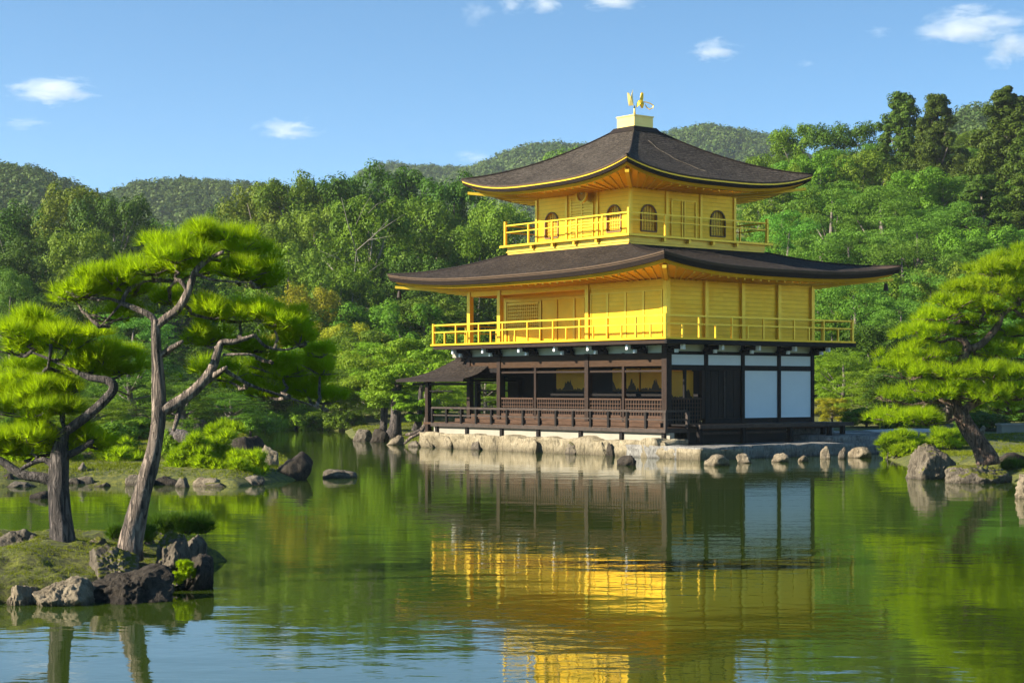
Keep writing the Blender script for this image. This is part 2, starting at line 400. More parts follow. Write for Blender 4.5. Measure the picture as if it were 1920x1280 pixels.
tx = np.concatenate([np.linspace(-2.6, -.5, 22), np.linspace(-.48, .48, 330), np.linspace(.5, 2.6, 22)])
GX = np.repeat(np.maximum(np.abs(rows), 40)[:, None], len(tx), 1) * tx[None, :]; GY = np.repeat(rows[:, None], len(tx), 1)
GZ = ground_h(GX.ravel(), GY.ravel()).reshape(GX.shape); GZ[rows < 24] = -1.2
o = link(bpy.data.objects.new('ground', grid_mesh('ground', np.stack([GX, GY, GZ], -1).reshape(-1, 3), len(rows), len(tx), M['ground'])))
tag(o, kind='structure')
mb = MB(); mb.add([(-150, -70, 0), (150, -70, 0), (150, 110, 0), (-150, 110, 0)], [(0, 1, 2, 3)])
tag(mb.build('pond_water', M['water']), kind='structure')
def gz(x, y): return float(ground_h(np.array([x]), np.array([y]))[0])

# near island
_isl = [tuple(Wt(*p)[:2]) for p in ((-160, 1150), (0, 1132), (150, 1126), (300, 1104), (372, 1078), (390, 1056))]
_isl += [(-3.75, 23.2), (-4.6, 24.0), (-6.4, 24.2), (-8.2, 24.2), (-9.6, 22.5), (-9.6, 18.6)]
def isl_h(X, Y):
    d = sdf(_isl, X, Y)
    h = .36 * (1 - np.exp(-np.maximum(d, 0) / .28)) + .10 * ss(0, 2.2, d)
    h += (vnoise(X, Y, .55, 3) - .5) * .15 * ss(0, .5, d) + (vnoise(X, Y, .16, 4) - .5) * .055 * ss(0, .3, d)
    return np.where(d > 0, h, np.maximum(-.9, d * 1.6 - .01))
ix, iy = np.meshgrid(np.linspace(-11, -2.6, 260), np.linspace(16.8, 25.5, 260), indexing='ij')
iz = isl_h(ix.ravel(), iy.ravel())
o = link(bpy.data.objects.new('island', grid_mesh('island', np.stack([ix.ravel(), iy.ravel(), iz], -1), 260, 260, M['moss'])))
o.data.flip_normals(); tag(o, kind='structure')
def iz_at(x, y): return float(isl_h(np.array([x]), np.array([y]))[0])
# sandy path by the platform and the lawn on the right bank
mb = MB()
pp = [pav(9.6, .5), pav(13.5, -.2), pav(17.5, 1.2), pav(18, 4.5), pav(13.5, 3.2), pav(9.6, 3.5)]
n = len(pp)
mb.add([(p.x, p.y, .62) for p in pp], [tuple(range(n))])
tag(mb.build('path', M['path']), kind='structure')

# ------------------------------------------------------------------ the pavilion
pv = empty('golden_pavilion', (4.99, 57, 0), PA, 'three storey golden pavilion with dark curved roofs standing at the water', 'pavilion')
BX, BY = 9.24, 12.9                               # balcony
WX0, WX1, WY0, WY1 = 1.05, 8.19, 1.05, 11.9       # walls
GXB = 2.6                                         # back of the open front gallery
LP = [1.05, 3.16, 5.03, 7.93, 10.04, 11.9]        # posts along the left face
RP = [1.05, 2.85, 4.63, 6.45, 8.19]               # posts along the right face
def part(mb_, name, mat, parent=None, **kw): return mb_.build(name, mat, parent or pv, **kw)
def box(name, a, mat, parent=None, **kw): return part(MB().box(*a), name, mat, parent, **kw)

# veranda floor, its edge and railing
box('veranda_floor', (0, BX-.6, 0, BY, .86, .96), M['wood_floor'])
mb = MB(); mb.box(-.06, .05, -.05, BY+.05, .80, .93); mb.box(.05, 1.3, -.06, .05, .80, .93); mb.box(.05, 6, BY-.05, BY+.06, .80, .93)
part(mb, 'veranda_edge_beam', M['wood_grey'])
mb = MB(); mb.box(.62, 1.0, .9, 12.3, .965, 1.10); part(mb, 'veranda_step', M['wood_floor'])
mb = MB(); mb.box(1.0, 1.14, .98, 12.0, .965, 1.27); part(mb, 'floor_sill', M['wood_floor'])
rl = MB(); rl.box(-.04, .04, -.06, BY+.04, 1.47, 1.54); rl.box(-.02, .02, 0, BY, 1.20, 1.25)
rl.box(.04, 1.0, -.04, .04, 1.47, 1.54); rl.box(.04, .95, -.02, .02, 1.20, 1.25)
rl.box(.04, 1.0, BY-.04, BY+.04, 1.47, 1.54); rl.box(.04, .95, BY-.02, BY+.02, 1.20, 1.25)
vr = part(rl, 'veranda_railing', M['wood_grey'])
for k in range(15):
    y = BY * k / 14
    box('rail_post', (-.045, .045, y-.045, y+.045, .93, 1.47), M['wood_dark'] if k not in (0,) else M['wood_grey'], vr)
box('rail_post', (.95, 1.05, -.05, .05, .5, 1.50), M['wood_grey'], vr)
for y in (.15, 2.2, 4.3, 6.6, 8.7, 10.8, 12.7):
    box('veranda_stilt', (.02, .18, y-.07, y+.07, .05, .80), M['wood_dark'])
# ground floor frame
for y in LP[1:]:
    w = .1 if y in (5.03, 11.9, 10.04) else .055
    box('ground_floor_pillar', (WX0-w, WX0+w, y-w, y+w, .96, 3.46), M['wood_brown'])
box('ground_floor_pillar', (WX0-.12, WX0+.12, WY0-.12, WY0+.12, .9, 3.7), M['wood_brown'])
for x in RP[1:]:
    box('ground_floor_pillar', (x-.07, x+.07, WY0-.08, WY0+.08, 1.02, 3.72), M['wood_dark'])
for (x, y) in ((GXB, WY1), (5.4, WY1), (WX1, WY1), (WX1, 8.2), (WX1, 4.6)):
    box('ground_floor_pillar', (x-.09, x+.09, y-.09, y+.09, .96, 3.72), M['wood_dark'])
box('lintel_beam', (WX0-.06, WX0+.06, WY0+.12, WY1-.1, 3.0, 3.44), M['wood_beam'])
mb = MB(); mb.box(WX0-.035, WX0+.035, WY0+.12, LP[4]-.1, 2.80, 2.87); part(mb, 'door_rail', M['wood_brown'])
mb = MB(); mb.box(WX0-.04, WX0+.04, LP[4]+.1, WY1-.1, 2.83, 2.99); part(mb, 'door_rail', M['wood_dark'])
# frieze between balcony and beams
mb = MB(); mb.box(WX0-.02, WX0+.05, WY0+.13, WY1, 3.44, 3.70); part(mb, 'frieze_panel', M['cream'])
for a, b in zip(RP[:-1], RP[1:]):
    box('frieze_panel', (a+.075, b-.075, WY0-.02, WY0+.04, 3.50, 3.72), M['cream'])
    box('upper_plaster_panel', (a+.085, b-.085, WY0-.03, WY0+.04, 3.04, 3.385), M['white'])
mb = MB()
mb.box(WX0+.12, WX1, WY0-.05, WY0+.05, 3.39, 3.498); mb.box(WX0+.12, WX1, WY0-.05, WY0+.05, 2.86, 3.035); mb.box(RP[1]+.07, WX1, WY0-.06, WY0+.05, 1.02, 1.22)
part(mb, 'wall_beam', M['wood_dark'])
for a, b in zip(RP[2:-1], RP[3:]):
    pnl = box('white_shutter', (a+.10, b-.10, WY0-.015, WY0+.04, 1.25, 2.84), M['white'])
    mb = MB(); e = .022
    for q in ((a+.078, a+.10, 1.225, 2.86), (b-.10, b-.078, 1.225, 2.86)): mb.box(q[0], q[1], WY0-.03, WY0+.04, q[2], q[3])
    mb.box(a+.10, b-.10, WY0-.03, WY0+.04, 1.225, 1.25); mb.box(a+.10, b-.10, WY0-.03, WY0+.04, 2.84, 2.86)
    part(mb, 'shutter_frame', M['white_cap'], pnl)
# plank door in the second bay of the right face
mb = MB(); nb = 9; a, b = RP[1]+.08, RP[2]-.08
for k in range(nb):
    w = (b-a)/nb; mb.box(a+k*w+.006, a+(k+1)*w-.006, WY0-.01-.008*(k % 2), WY0+.05, 1.225, 2.85)
dr = part(mb, 'plank_door', m_wood('dark_door_planks', (.009, .006, .0045), (.030, .020, .014)))
box('door_post', (3.70, 3.78, WY0-.05, WY0-.02, 1.225, 2.85), M['wood_grey'], dr)
box('door_jamb', (2.62, 2.77, WY0-.07, WY0+.05, 1.225, 2.855), M['wood_brown'])
# lattice parapets, each one grid of bars
def lattice(name, axis, c0, a, b, z0, z1, step, mat, bar=.016, back=None, parent=None):
    mb = MB()
    na = max(2, int((b-a)/step)); nz = max(2, int((z1-z0)/step))
    def put(u0, u1, v0, v1, d=0.0, m=0):
        if axis == 'x': mb.box(c0-.014-d, c0+.014+d, u0, u1, v0, v1, m)
        else: mb.box(u0, u1, c0-.014-d, c0+.014+d, v0, v1, m)
    for k in range(na+1): u = a + (b-a)*k/na; put(u-bar/2, u+bar/2, z0, z1)
    for k in range(nz+1): v = z0 + (z1-z0)*k/nz; put(a, b, v-bar/2, v+bar/2, .003)
    put(a-.02, b+.02, z1, z1+.05, .02); put(a-.02, b+.02, z0-.04, z0, .02)
    if back is not None:
        if axis == 'x': mb.box(c0+.04, c0+.07, a, b, z0, z1, 1)
        else: mb.box(a, b, c0+.04, c0+.07, z0, z1, 1)
    return part(mb, name, [mat, back] if back else mat, parent)
for a, b in zip(LP[:4], LP[1:5]):
    lattice('lattice_parapet', 'x', WX0-.02, a+.14, b-.12, 1.31, 1.85, .125, M['lattice'], .026, M['wood_dark'])
lattice('lattice_parapet', 'y', WY0-.03, RP[0]+.14, 2.60, 1.06, 1.88, .12, M['lattice'], .026, M['wood_dark'])
mb = MB(); mb.box(WX0-.03, WX0+.03, LP[4]+.1, WY1-.1, 1.42, 1.50); mb.box(WX0-.03, WX0+.03, LP[4]+.1, WY1-.1, 2.42, 2.46)
part(mb, 'gallery_rail', M['wood_dark'])
# inside the ground floor: floor, ceiling, back wall, dim gold screens with painted trees
box('inner_floor', (WX0+.14, WX1-.05, WY0+.06, WY1-.1, 1.15, 1.24), M['wood_floor'])
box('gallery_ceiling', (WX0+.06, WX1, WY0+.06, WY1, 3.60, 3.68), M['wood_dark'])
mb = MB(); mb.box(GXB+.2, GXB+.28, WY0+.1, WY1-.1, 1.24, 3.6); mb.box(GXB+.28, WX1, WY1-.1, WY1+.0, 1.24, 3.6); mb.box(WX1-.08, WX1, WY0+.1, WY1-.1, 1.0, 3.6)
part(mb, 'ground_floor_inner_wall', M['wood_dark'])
for a, b in ((8.75, 6.85), (5.6, 4.2), (4.1, 2.75), (2.6, 1.6)):
    sc_ = box('painted_gold_screen', (GXB+.10, GXB+.16, b, a, 2.16, 2.95), M['gold_screen'])
    mb = MB(); rn = random.Random(int(a*10)); n_ = 40; vs = []
    for k in range(n_+1):
        y = b + (a-b)*k/n_; hgt = .02 + .42*max(0, math.sin(k*.21 + a))**2*rn.uniform(.55, 1) + .10*rn.random()
        vs += [(GXB+.097, y, 2.165), (GXB+.097, y, 2.165 + hgt)]
    mb.add(vs, [(2*k, 2*k+2, 2*k+3, 2*k+1) for k in range(n_)])
    part(mb, 'painted_tree', M['screen_ink'], sc_)
sc_ = box('painted_gold_screen', (1.25, 2.6, WY0+.32, WY0+.38, 1.26, 2.83), M['gold_screen'])
mb = MB(); rn = random.Random(4); vs = []
for k in range(31):
    x = 1.3 + 1.25*k/30; hgt = .04 + .4*max(0, math.sin(k*.3 + .4))**3*rn.uniform(.5, 1) + .06*rn.random()
    vs += [(x, WY0+.317, 1.88), (x, WY0+.317, 1.9 + hgt)]
mb.add(vs, [(2*k, 2*k+2, 2*k+3, 2*k+1) for k in range(30)])
part(mb, 'painted_tree', M['screen_ink'], sc_)
box('screen_post', (1.83, 1.93, WY0-.04, WY0+.04, 1.93, 2.86), M['wood_dark'])

# brackets under the balcony, dark with white ends
def bracket(px_, py_, ax):
    """ax: outward direction ('x' for the left face, 'y' for the right)"""
    def bx(mb, o0, o1, w, z0, z1, m=0):
        if ax == 'x': mb.box(WX0-o1, WX0-o0, py_-w, py_+w, z0, z1, m)
        else: mb.box(px_-w, px_+w, WY0-o1, WY0-o0, z0, z1, m)
    mb = MB(); bx(mb, .06, .22, .20, 3.42, 3.56); bx(mb, .06, .42, .15, 3.50, 3.62); bx(mb, .06, .70, .11, 3.58, 3.70); bx(mb, .24, .36, .30, 3.56, 3.64)
    br = part(mb, 'bracket', M['wood_dark'], bevel=.02)
    mb = MB(); bx(mb, .70, .86, .055, 3.54, 3.71); bx(mb, .42, .52, .06, 3.44, 3.56); part(mb, 'white_bracket_tip', M['white_cap'], br, bevel=.015)
for y in (2.1, 4.1, 5.9, 7.9, 10.04, 11.9): bracket(0, y, 'x')
for x in RP: bracket(x, 0, 'y')

# balcony deck and golden railing of the second storey
mb = MB(); mb.box(.02, BX-.02, .02, BY-.02, 3.72, 3.86); part(mb, 'balcony_beam', M['wood_brown'])
box('balcony_edge_beam', (-.03, BX+.05, -.09, .018, 3.715, 3.85), M['wood_dark'])
dk = box('balcony_deck', (-.05, BX+.05, -.06, BY+.08, 3.862, 3.925), M['gold'])
def railing(name, z0, zm, z1, X0, X1, Y0, Y1, nx, ny, parent, zt, strut=True, th=.028):
    r = MB()
    for z, e in ((z1, 1.0), (zm, .8)):
        a = th*e
        for x in (X0, X1): r.box(x-a, x+a, Y0-.06, Y1+.06, z-a, z+a)
        for y in (Y0, Y1): r.box(X0+a, X1-a, y-a, y+a, z-a*.93, z+a*.93)
    R = part(r, name, M['gold_frame'], parent)
    def post(x, y, top, w, nm='rail_post'): box(nm, (x-w, x+w, y-w, y+w, z0, top), M['gold_frame'], R)
    for (x, y) in ((X0, Y0), (X1, Y0), (X0, Y1), (X1, Y1)): post(x, y, zt, .045)
    for side in range(4):
        n_ = ny if side in (0, 2) else nx
        for k in range(1, 2*n_):
            if k % 2 and (side >= 2 or not strut): continue
            q = k / (2*n_)
            x, y = [(X0, Y0+(Y1-Y0)*q), (X0+(X1-X0)*q, Y0), (X1, Y0+(Y1-Y0)*q), (X0+(X1-X0)*q, Y1)][side]
            if k % 2: post(x, y, zm, .027, 'rail_strut')
            else: post(x, y, z1-.02, .03)
    return R
railing('balcony_railing', 3.925, 4.37, 4.64, .03, BX-.03, .03, BY-.03, 6, 9, pv, 4.70)

# second storey walls
ZB, ZT = 3.925, 6.25
mb = MB(); mb.box(WX0, WX0+.1, WY0, LP[2], ZB, ZT); mb.box(GXB, GXB+.1, LP[2], WY1, ZB, ZT); mb.box(WX0+.1, GXB+.1, LP[2]-.1, LP[2]-.002, ZB, ZT)
mb.box(WX0+.1, WX1, WY0, WY0+.1, ZB, ZT); mb.box(WX1-.1, WX1, WY0+.1, WY1, ZB, ZT); mb.box(GXB+.1, WX1-.1, WY1-.1, WY1, ZB, ZT)
part(mb, 'second_storey_wall', M['gold_wall'])
for y in (1.05, 5.03, 10.04, 11.9): box('golden_pillar', (WX0-.09, WX0+.09, y-.09, y+.09, ZB, ZT+.05), M['gold_frame'])
for x in RP[1:]: box('golden_pillar', (x-.075, x+.075, WY0-.09, WY0+.02, ZB, ZT+.05), M['gold_frame'])
box('golden_pillar', (WX1-.09, WX1+.09, WY1-.09, WY1+.09, ZB, ZT), M['gold_frame'])
mb = MB(); mb.box(WX0-.05, WX0+.05, LP[2]+.09, WY1-.09, 5.72, 5.92); mb.box(WX0-.05, WX0-.002, WY0+.09, LP[2]-.09, 5.72, 5.92)
mb.box(WX0+.09, WX1-.09, WY0-.05, WY0-.002, 5.86, 6.0); mb.box(WX1, WX1+.04, WY0, WY1, 5.8, 6.0); mb.box(WX0+.09, WX1, WY1+.002, WY1+.05, 5.72, 5.92)
part(mb, 'wall_plate', M['gold'])
box('upper_gallery_ceiling', (WX0-.0, GXB+.05, LP[2], WY1, 5.95, 6.02), M['gold'])
ys = [1.22, 2.14, 3.05, 3.97, 4.86]                # four shutters on the lit wall
for a, b in zip(ys[:-1], ys[1:]):
    sh = box('golden_shutter', (WX0-.03, WX0-.002, a+.03, b-.03, ZB+.05, 5.52), M['gold_wall'])
    mb = MB()
    for u in (a, b-.05): mb.box(WX0-.05, WX0-.003, u, u+.05, ZB+.02, 5.56)
    mb.box(WX0-.05, WX0-.003, a+.05, b-.05, 5.52, 5.56)
    part(mb, 'shutter_frame', M['gold_frame'], sh)
lattice('golden_lattice_screen', 'x', GXB-.03, 9.62, 11.5, 4.55, 5.45, .115, M['gold_frame'], .03, M['gold_screen'])
box('golden_panel', (GXB-.03, GXB-.002, 9.62, 11.5, ZB+.06, 4.48), M['gold_wall'])
for a, b in ((9.45, 8.55), (8.5, 7.6), (7.55, 7.0), (6.95, 6.2)):
    box('golden_door', (GXB-.035, GXB-.003, b, a-.04, ZB+.03, 5.55), M['gold'])
mb = MB()
for y in (11.6, 9.5, 7.55): mb.box(GXB-.07, GXB-.036, y-.05, y+.05, ZB, 5.62)
mb.box(GXB-.07, GXB-.036, 5.1, 11.6, 5.56, 5.62)
part(mb, 'door_frame', M['gold_frame'])

# roofs: curved hip with layered eave
def roof(name, cx, cyy, ex, ey, tx_, ty_, ze, zt, lift, sag, mat, parent, layers, soff_in, soff_z, pw=3.0, ns=36, nt=14):
    """one skirt of four curved slopes; layers: (inset, dz0, dz1, material, part name)"""
    def edge(i, s, dx, dy):
        a, b = ex-dx, ey-dy
        return [(cx-a, cyy+b*s), (cx+a*(-s), cyy+b), (cx+a, cyy-b*s), (cx+a*s, cyy-b)][i]
    def inner(i, s):
        a, b = tx_, ty_
        return [(cx-a, cyy+b*s), (cx-a*s, cyy+b), (cx+a, cyy-b*s), (cx+a*s, cyy-b)][i]
    lf = lambda s: lift * abs(s)**pw
    mb = MB()
    for i in range(4):
        vs = []; fs = []
        for k in range(ns+1):
            s = -1 + 2*k/ns
            # points crowd towards the corners so that the upturn is smooth
            s = math.sin(s*math.pi/2)*.5 + s*.5
            e = edge(i, s, 0, 0); n_ = inner(i, s)
            for j in range(nt+1):
                q = j/nt
                z = ze + (zt-ze)*(sag*q + (1-sag)*q*q) + lf(s)*(1-q)**2.2
                vs.append((e[0]+(n_[0]-e[0])*q, e[1]+(n_[1]-e[1])*q, z))
        for k in range(ns):
            for j in range(nt):
                a = k*(nt+1)+j; fs.append((a, a+1, a+nt+2, a+nt+1))
        mb.add(vs, fs)
    R = part(mb, name, mat, parent, smooth=True)
    def band(ins, z0, z1, mt, nm, ins2=None):
        mb = MB(); ins2 = ins if ins2 is None else ins2
        for i in range(4):
            vs = []; fs = []
            for k in range(ns+1):
                s = -1 + 2*k/ns; s = math.sin(s*math.pi/2)*.5 + s*.5
                e = edge(i, s, ins, ins); e2 = edge(i, s, ins2, ins2); z = ze + lf(s)
                vs += [(*e, z+z0), (*e2, z+z1)]
                ci = edge(i, s, ins2+.5, ins2+.5); vs.append((*ci, z+z1+.015))
                ci = edge(i, s, ins+.5, ins+.5); vs.append((*ci, z+z0-.002))
            for k in range(ns):
                a = k*4; fs += [(a, a+1, a+5, a+4), (a+1, a+2, a+6, a+5), (a+3, a, a+4, a+7)]
            mb.add(vs, fs)
        return part(mb, nm, mt, R, smooth=False)
    for L in layers: band(*L)
    # golden underside running back to the wall
    ins, dz = layers[-1][0], layers[-1][2]
    mb = MB(); nj = 8
    for i in range(4):
        vs = []; fs = []
        for k in range(ns+1):
            s = -1 + 2*k/ns; s = math.sin(s*math.pi/2)*.5 + s*.5
            e = edge(i, s, ins+.12, ins+.12)
            a, b = soff_in
            n_ = [(cx-a, cyy+b*s), (cx-a*s, cyy+b), (cx+a, cyy-b*s), (cx+a*s, cyy-b)][i]
            for j in range(nj+1):
                q = j/nj; z = (ze + dz + .01 + lf(s))*(1-q) + soff_z*q + lf(s)*.0
                vs.append((e[0]+(n_[0]-e[0])*q, e[1]+(n_[1]-e[1])*q, z))
        for k in range(ns):
            for j in range(nj):
                a = k*(nj+1)+j; fs.append((a, a+nj+1, a+nj+2, a+1))
        mb.add(vs, fs)
    part(mb, 'golden_soffit', M['gold'], R)
    # rafters: slim golden bars under the soffit
    for i in range(4):
        mb = MB()
        nr = int((2*(ey if i in (0, 2) else ex)) / .42)
        for k in range(nr+1):
            s = -.97 + 1.94*k/nr
            e = edge(i, s, ins+.22, ins+.22); a, b = soff_in
            n_ = [(cx-a, cyy+b*s), (cx-a*s, cyy+b), (cx+a, cyy-b*s), (cx+a*s, cyy-b)][i]
            p = Vector((*e, ze+dz-.02+lf(s))); q = Vector((*n_, soff_z-.02))
            mb.bar(p.lerp(q, .0), p.lerp(q, .97), .055, .05)
        part(mb, 'eave_rafters', M['gold_frame'], R)
    return R
CXL, CYL = BX/2, BY/2 + .05
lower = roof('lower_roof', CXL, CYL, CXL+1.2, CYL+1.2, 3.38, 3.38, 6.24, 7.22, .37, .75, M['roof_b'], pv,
     [(0.0, .0, -.05, M['roof_lip'], 'eave_lip'), (.035, -.05, -.10, M['roof_lip'], 'brown_eave_strip'),
      (.02, -.10, -.25, M['roof_edge'], 'dark_eave_band', .07), (.20, -.25, -.36, M['gold'], 'golden_fascia', .26)],
     (CXL-WX0-.02, CYL-WY0-.02), 5.93)
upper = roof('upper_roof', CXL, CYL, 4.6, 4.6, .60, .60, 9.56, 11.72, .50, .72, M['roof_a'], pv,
     [(0.0, .0, -.05, M['roof_lip'], 'eave_lip'), (.03, -.05, -.105, M['gold_frame'], 'golden_eave_strip'),
      (.02, -.105, -.22, M['roof_edge'], 'dark_eave_band', .06), (.20, -.22, -.32, M['gold'], 'golden_fascia', .25)],
     (2.58, 2.58), 9.30)
# hip ridges and the pale crack on the upper roof
def hip(R, ex, ey, t_, ze, zt, lift, sag, sx, sy, mat, r=.035):
    pts = []
    for j in range(15):
        q = j/14; z = ze + (zt-ze)*(sag*q+(1-sag)*q*q) + lift*(1-q)**2.2 + .015
        pts.append((CXL + sx*(ex+(t_-ex)*q), CYL + sy*(ey+(t_-ey)*q), z))
    part(MB().tube(pts, [r]*15, 6), 'hip_ridge', mat, R, smooth=True)
for sx in (-1, 1):
    for sy in (-1, 1):
        hip(upper, 4.6, 4.6, .6, 9.56, 11.72, .5, .72, sx, sy, M['roof_edge'])
        hip(lower, CXL+1.2, CYL+1.2, 3.38, 6.24, 7.22, .37, .75, sx, sy, M['roof_edge'], .03)
pts = []
for j in range(12):
    q = .80 - .62*j/11; s = -.45 + .42*j/11 + .02*math.sin(j*1.7)
    z = 9.56 + 2.16*(.72*q+.28*q*q) + .02
    pts.append((CXL + (4.6+(.6-4.6)*q)*s, CYL - (4.6+(.6-4.6)*q), z))
part(MB().tube(pts, [.010]*12, 5), 'roof_seam', M['rock'], upper)
# corner beams that stick out below the eaves, golden
for R, ex, ey, z, q in ((upper, 4.42, 4.42, 9.42, 2.5), (lower, CXL+.98, CYL+.98, 6.0, 3.0)):
    for sx in (-1, 1):
        for sy in (-1, 1):
            mb = MB()
            mb.bar((CXL+sx*(ex-q*.8), CYL+sy*(ey-q*.8), z-.16), (CXL+sx*ex, CYL+sy*ey, z+.12), .14, .10)
            part(mb, 'corner_rafter', M['gold_frame'], R)
# third storey
H3 = 2.58; S3 = 3.42
def sq(h): return (CXL-h, CXL+h, CYL-h, CYL+h)
mb = MB(); mb.box(*sq(S3-.06), 6.95, 7.30); mb.box(*sq(S3-.02), 7.30, 7.33); mb.box(*sq(S3-.05), 7.33, 7.48); part(mb, 'balcony_skirt', m_gold('skirt_gold', (.82, .52, .06), metal=.5))
box('upper_balcony_deck', (*sq(S3+.16), 7.482, 7.555), M['gold_frame'])
mb = MB()
for k in (-1.8, -.6, .6, 1.8):
    mb.box(CXL-S3-.10, CXL-S3+.03, CYL+k-.05, CYL+k+.05, 7.35, 7.48); mb.box(CXL+k-.05, CXL+k+.05, CYL-S3-.10, CYL-S3+.03, 7.35, 7.48)
part(mb, 'skirt_brackets', M['gold_frame'])
railing('upper_balcony_railing', 7.555, 8.05, 8.30, CXL-S3, CXL+S3, CYL-S3, CYL+S3, 4, 5, pv, 8.46, strut=False, th=.024)
# arched windows cut as dark recesses behind real frames and bars
def arch(w, z0, z1, n_=10):
    """pointed-round outline of half-width w"""
    pts = [(-w, z0), (w, z0)]; zs = z1 - w*1.05
    for k in range(n_+1):
        a = math.pi*k/n_; pts.append((w*math.cos(a), zs + (z1-zs)*math.sin(a)))
    return pts
def wall3(side):
    """one wall of the third storey with two arched openings"""
    c0 = (CXL if side == 'y' else CYL)
    out = (CYL if side == 'y' else CXL) - H3
    mb = MB(); z0, z1 = 7.555, 9.4
    wins = (c0-1.72, c0+1.72); w = .37; wz0, wz1 = 7.78, 8.72
    def q3(u, z, d): return (u, out+d, z) if side == 'y' else (out+d, u, z)
    def quad(u0, u1, a, b):
        mb.add([q3(u0, a, 0), q3(u1, a, 0), q3(u1, b, 0), q3(u0, b, 0)], [(0,1,2,3)])
    us = [c0-H3, wins[0]-w, wins[0]+w, wins[1]-w, wins[1]+w, c0+H3]
    quad(us[0], us[1], z0, z1); quad(us[2], us[3], z0, z1); quad(us[4], us[5], z0, z1)
    for c in wins:
        quad(c-w, c+w, z0, wz0)
        o_ = arch(w, wz0, wz1)[2:]
        for (a, za), (b, zb) in zip(o_[:-1], o_[1:]):
            mb.add([q3(c+a, za, 0), q3(c+b, zb, 0), q3(c+b, z1, 0), q3(c+a, z1, 0)], [(0,1,2,3)])
        full = arch(w, wz0, wz1)
        for (a, za), (b, zb) in zip(full, full[1:]+full[:1]):
            mb.add([q3(c+a, za, 0), q3(c+b, zb, 0), q3(c+b, zb, .10), q3(c+a, za, .10)], [(0,1,2,3)])
    part(mb, 'third_storey_wall', M['gold_wall'])
    for c in wins:
        mb = MB(); full = arch(w, wz0, wz1); n_ = len(full)
        mb.add([q3(c+a, z, .09) for a, z in full], [tuple(range(n_))])
        wn_ = part(mb, 'arched_window', M['gold_dim'])
        mb = MB()
        for (a, za), (b, zb) in zip(full, full[1:]+full[:1]): mb.bar(q3(c+a, za, -.01), q3(c+b, zb, -.01), .05, .05)
        part(mb, 'window_frame', M['window_frame'], wn_)
        mb = MB()
        for k in range(-2, 3):
            u = k*w/3*1.05; top = wz1 - w*1.05 + w*1.05*math.sqrt(max(0, 1-(u/w)**2)); mb.bar(q3(c+u, wz0, .05), q3(c+u, top, .05), .022)
        for k in range(1, 6): mb.bar(q3(c-w+.02, wz0+.13*k, .06), q3(c+w-.02, wz0+.13*k, .06), .018)
        part(mb, 'window_bars', M['gold_frame'], wn_)
wall3('x'); wall3('y')
mb = MB(); mb.box(CXL-H3+.02, CXL+H3, CYL+H3-.08, CYL+H3, 7.555, 9.4); mb.box(CXL+H3-.08, CXL+H3, CYL-H3+.02, CYL+H3-.08, 7.555, 9.4)
part(mb, 'third_storey_wall', M['gold_wall'])
for k in (-1, -.33, .33, 1):
    u = k*H3
    box('third_storey_pillar', (CXL-H3-.05, CXL-H3+.05, CYL+u-.055, CYL+u+.055, 7.555, 9.42), M['gold_frame'])
    if k > -1: box('third_storey_pillar', (CXL+u-.055, CXL+u+.055, CYL-H3-.05, CYL-H3+.05, 7.555, 9.42), M['gold_frame'])
mb = MB()
for k in range(14): mb.box(CXL-H3-.035, CXL-H3-.004, CYL-.60, CYL+.60, 7.62+.105*k, 7.69+.105*k)
for y in (-.62, -.02, .58): mb.box(CXL-H3-.045, CXL-H3-.003, CYL+y-.02, CYL+y+.05, 7.58, 9.08)
part(mb, 'louvred_door', M['gold_frame'])
mb = MB()
for u in (-.62, -.1, .02, .58): mb.box(CXL+u-.022, CXL+u+.03, CYL-H3-.04, CYL-H3-.003, 7.58, 8.95)
mb.box(CXL-.6, CXL+.6, CYL-H3-.036, CYL-H3-.004, 8.95, 9.0)
part(mb, 'panel_door', M['gold_frame'])
# shield-shaped plaque under the top eave
full = [(.27*math.cos(a), 9.22 + (.32 if math.sin(a) > 0 else .30)*math.sin(a)*(1 if math.sin(a) < 0 else .95)) for a in [2*math.pi*k/24 for k in range(24)]]
full = [(a, max(z, 8.9) if z < 9.22 else 9.22 + (z-9.22)) for a, z in full]
mb = MB(); n_ = 24; xo = CXL-H3-.30
mb.add([(xo, CYL-.35+a, z) for a, z in full] + [(xo+.08, CYL-.35+a, z) for a, z in full], [tuple(range(n_))] + [(k, (k+1) % n_, n_+(k+1) % n_, n_+k) for k in range(n_)])
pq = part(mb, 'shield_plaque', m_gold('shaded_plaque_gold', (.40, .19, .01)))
mb = MB()
for (a, za), (b, zb) in zip(full, full[1:]+full[:1]): mb.bar((xo-.03, CYL-.35+a, za), (xo-.03, CYL-.35+b, zb), .07, .07)
mb.bar((xo+.08, CYL-.35, 9.45), (xo+.30, CYL-.35, 9.3), .06)
part(mb, 'plaque_rim', M['gold_frame'], pq)
mb = MB(); mb.tube([(xo-.05, CYL-.33, 9.27), (xo-.01, CYL-.33, 9.27)], [.05, .07], 10); part(mb, 'plaque_boss', M['white_cap'], pq)
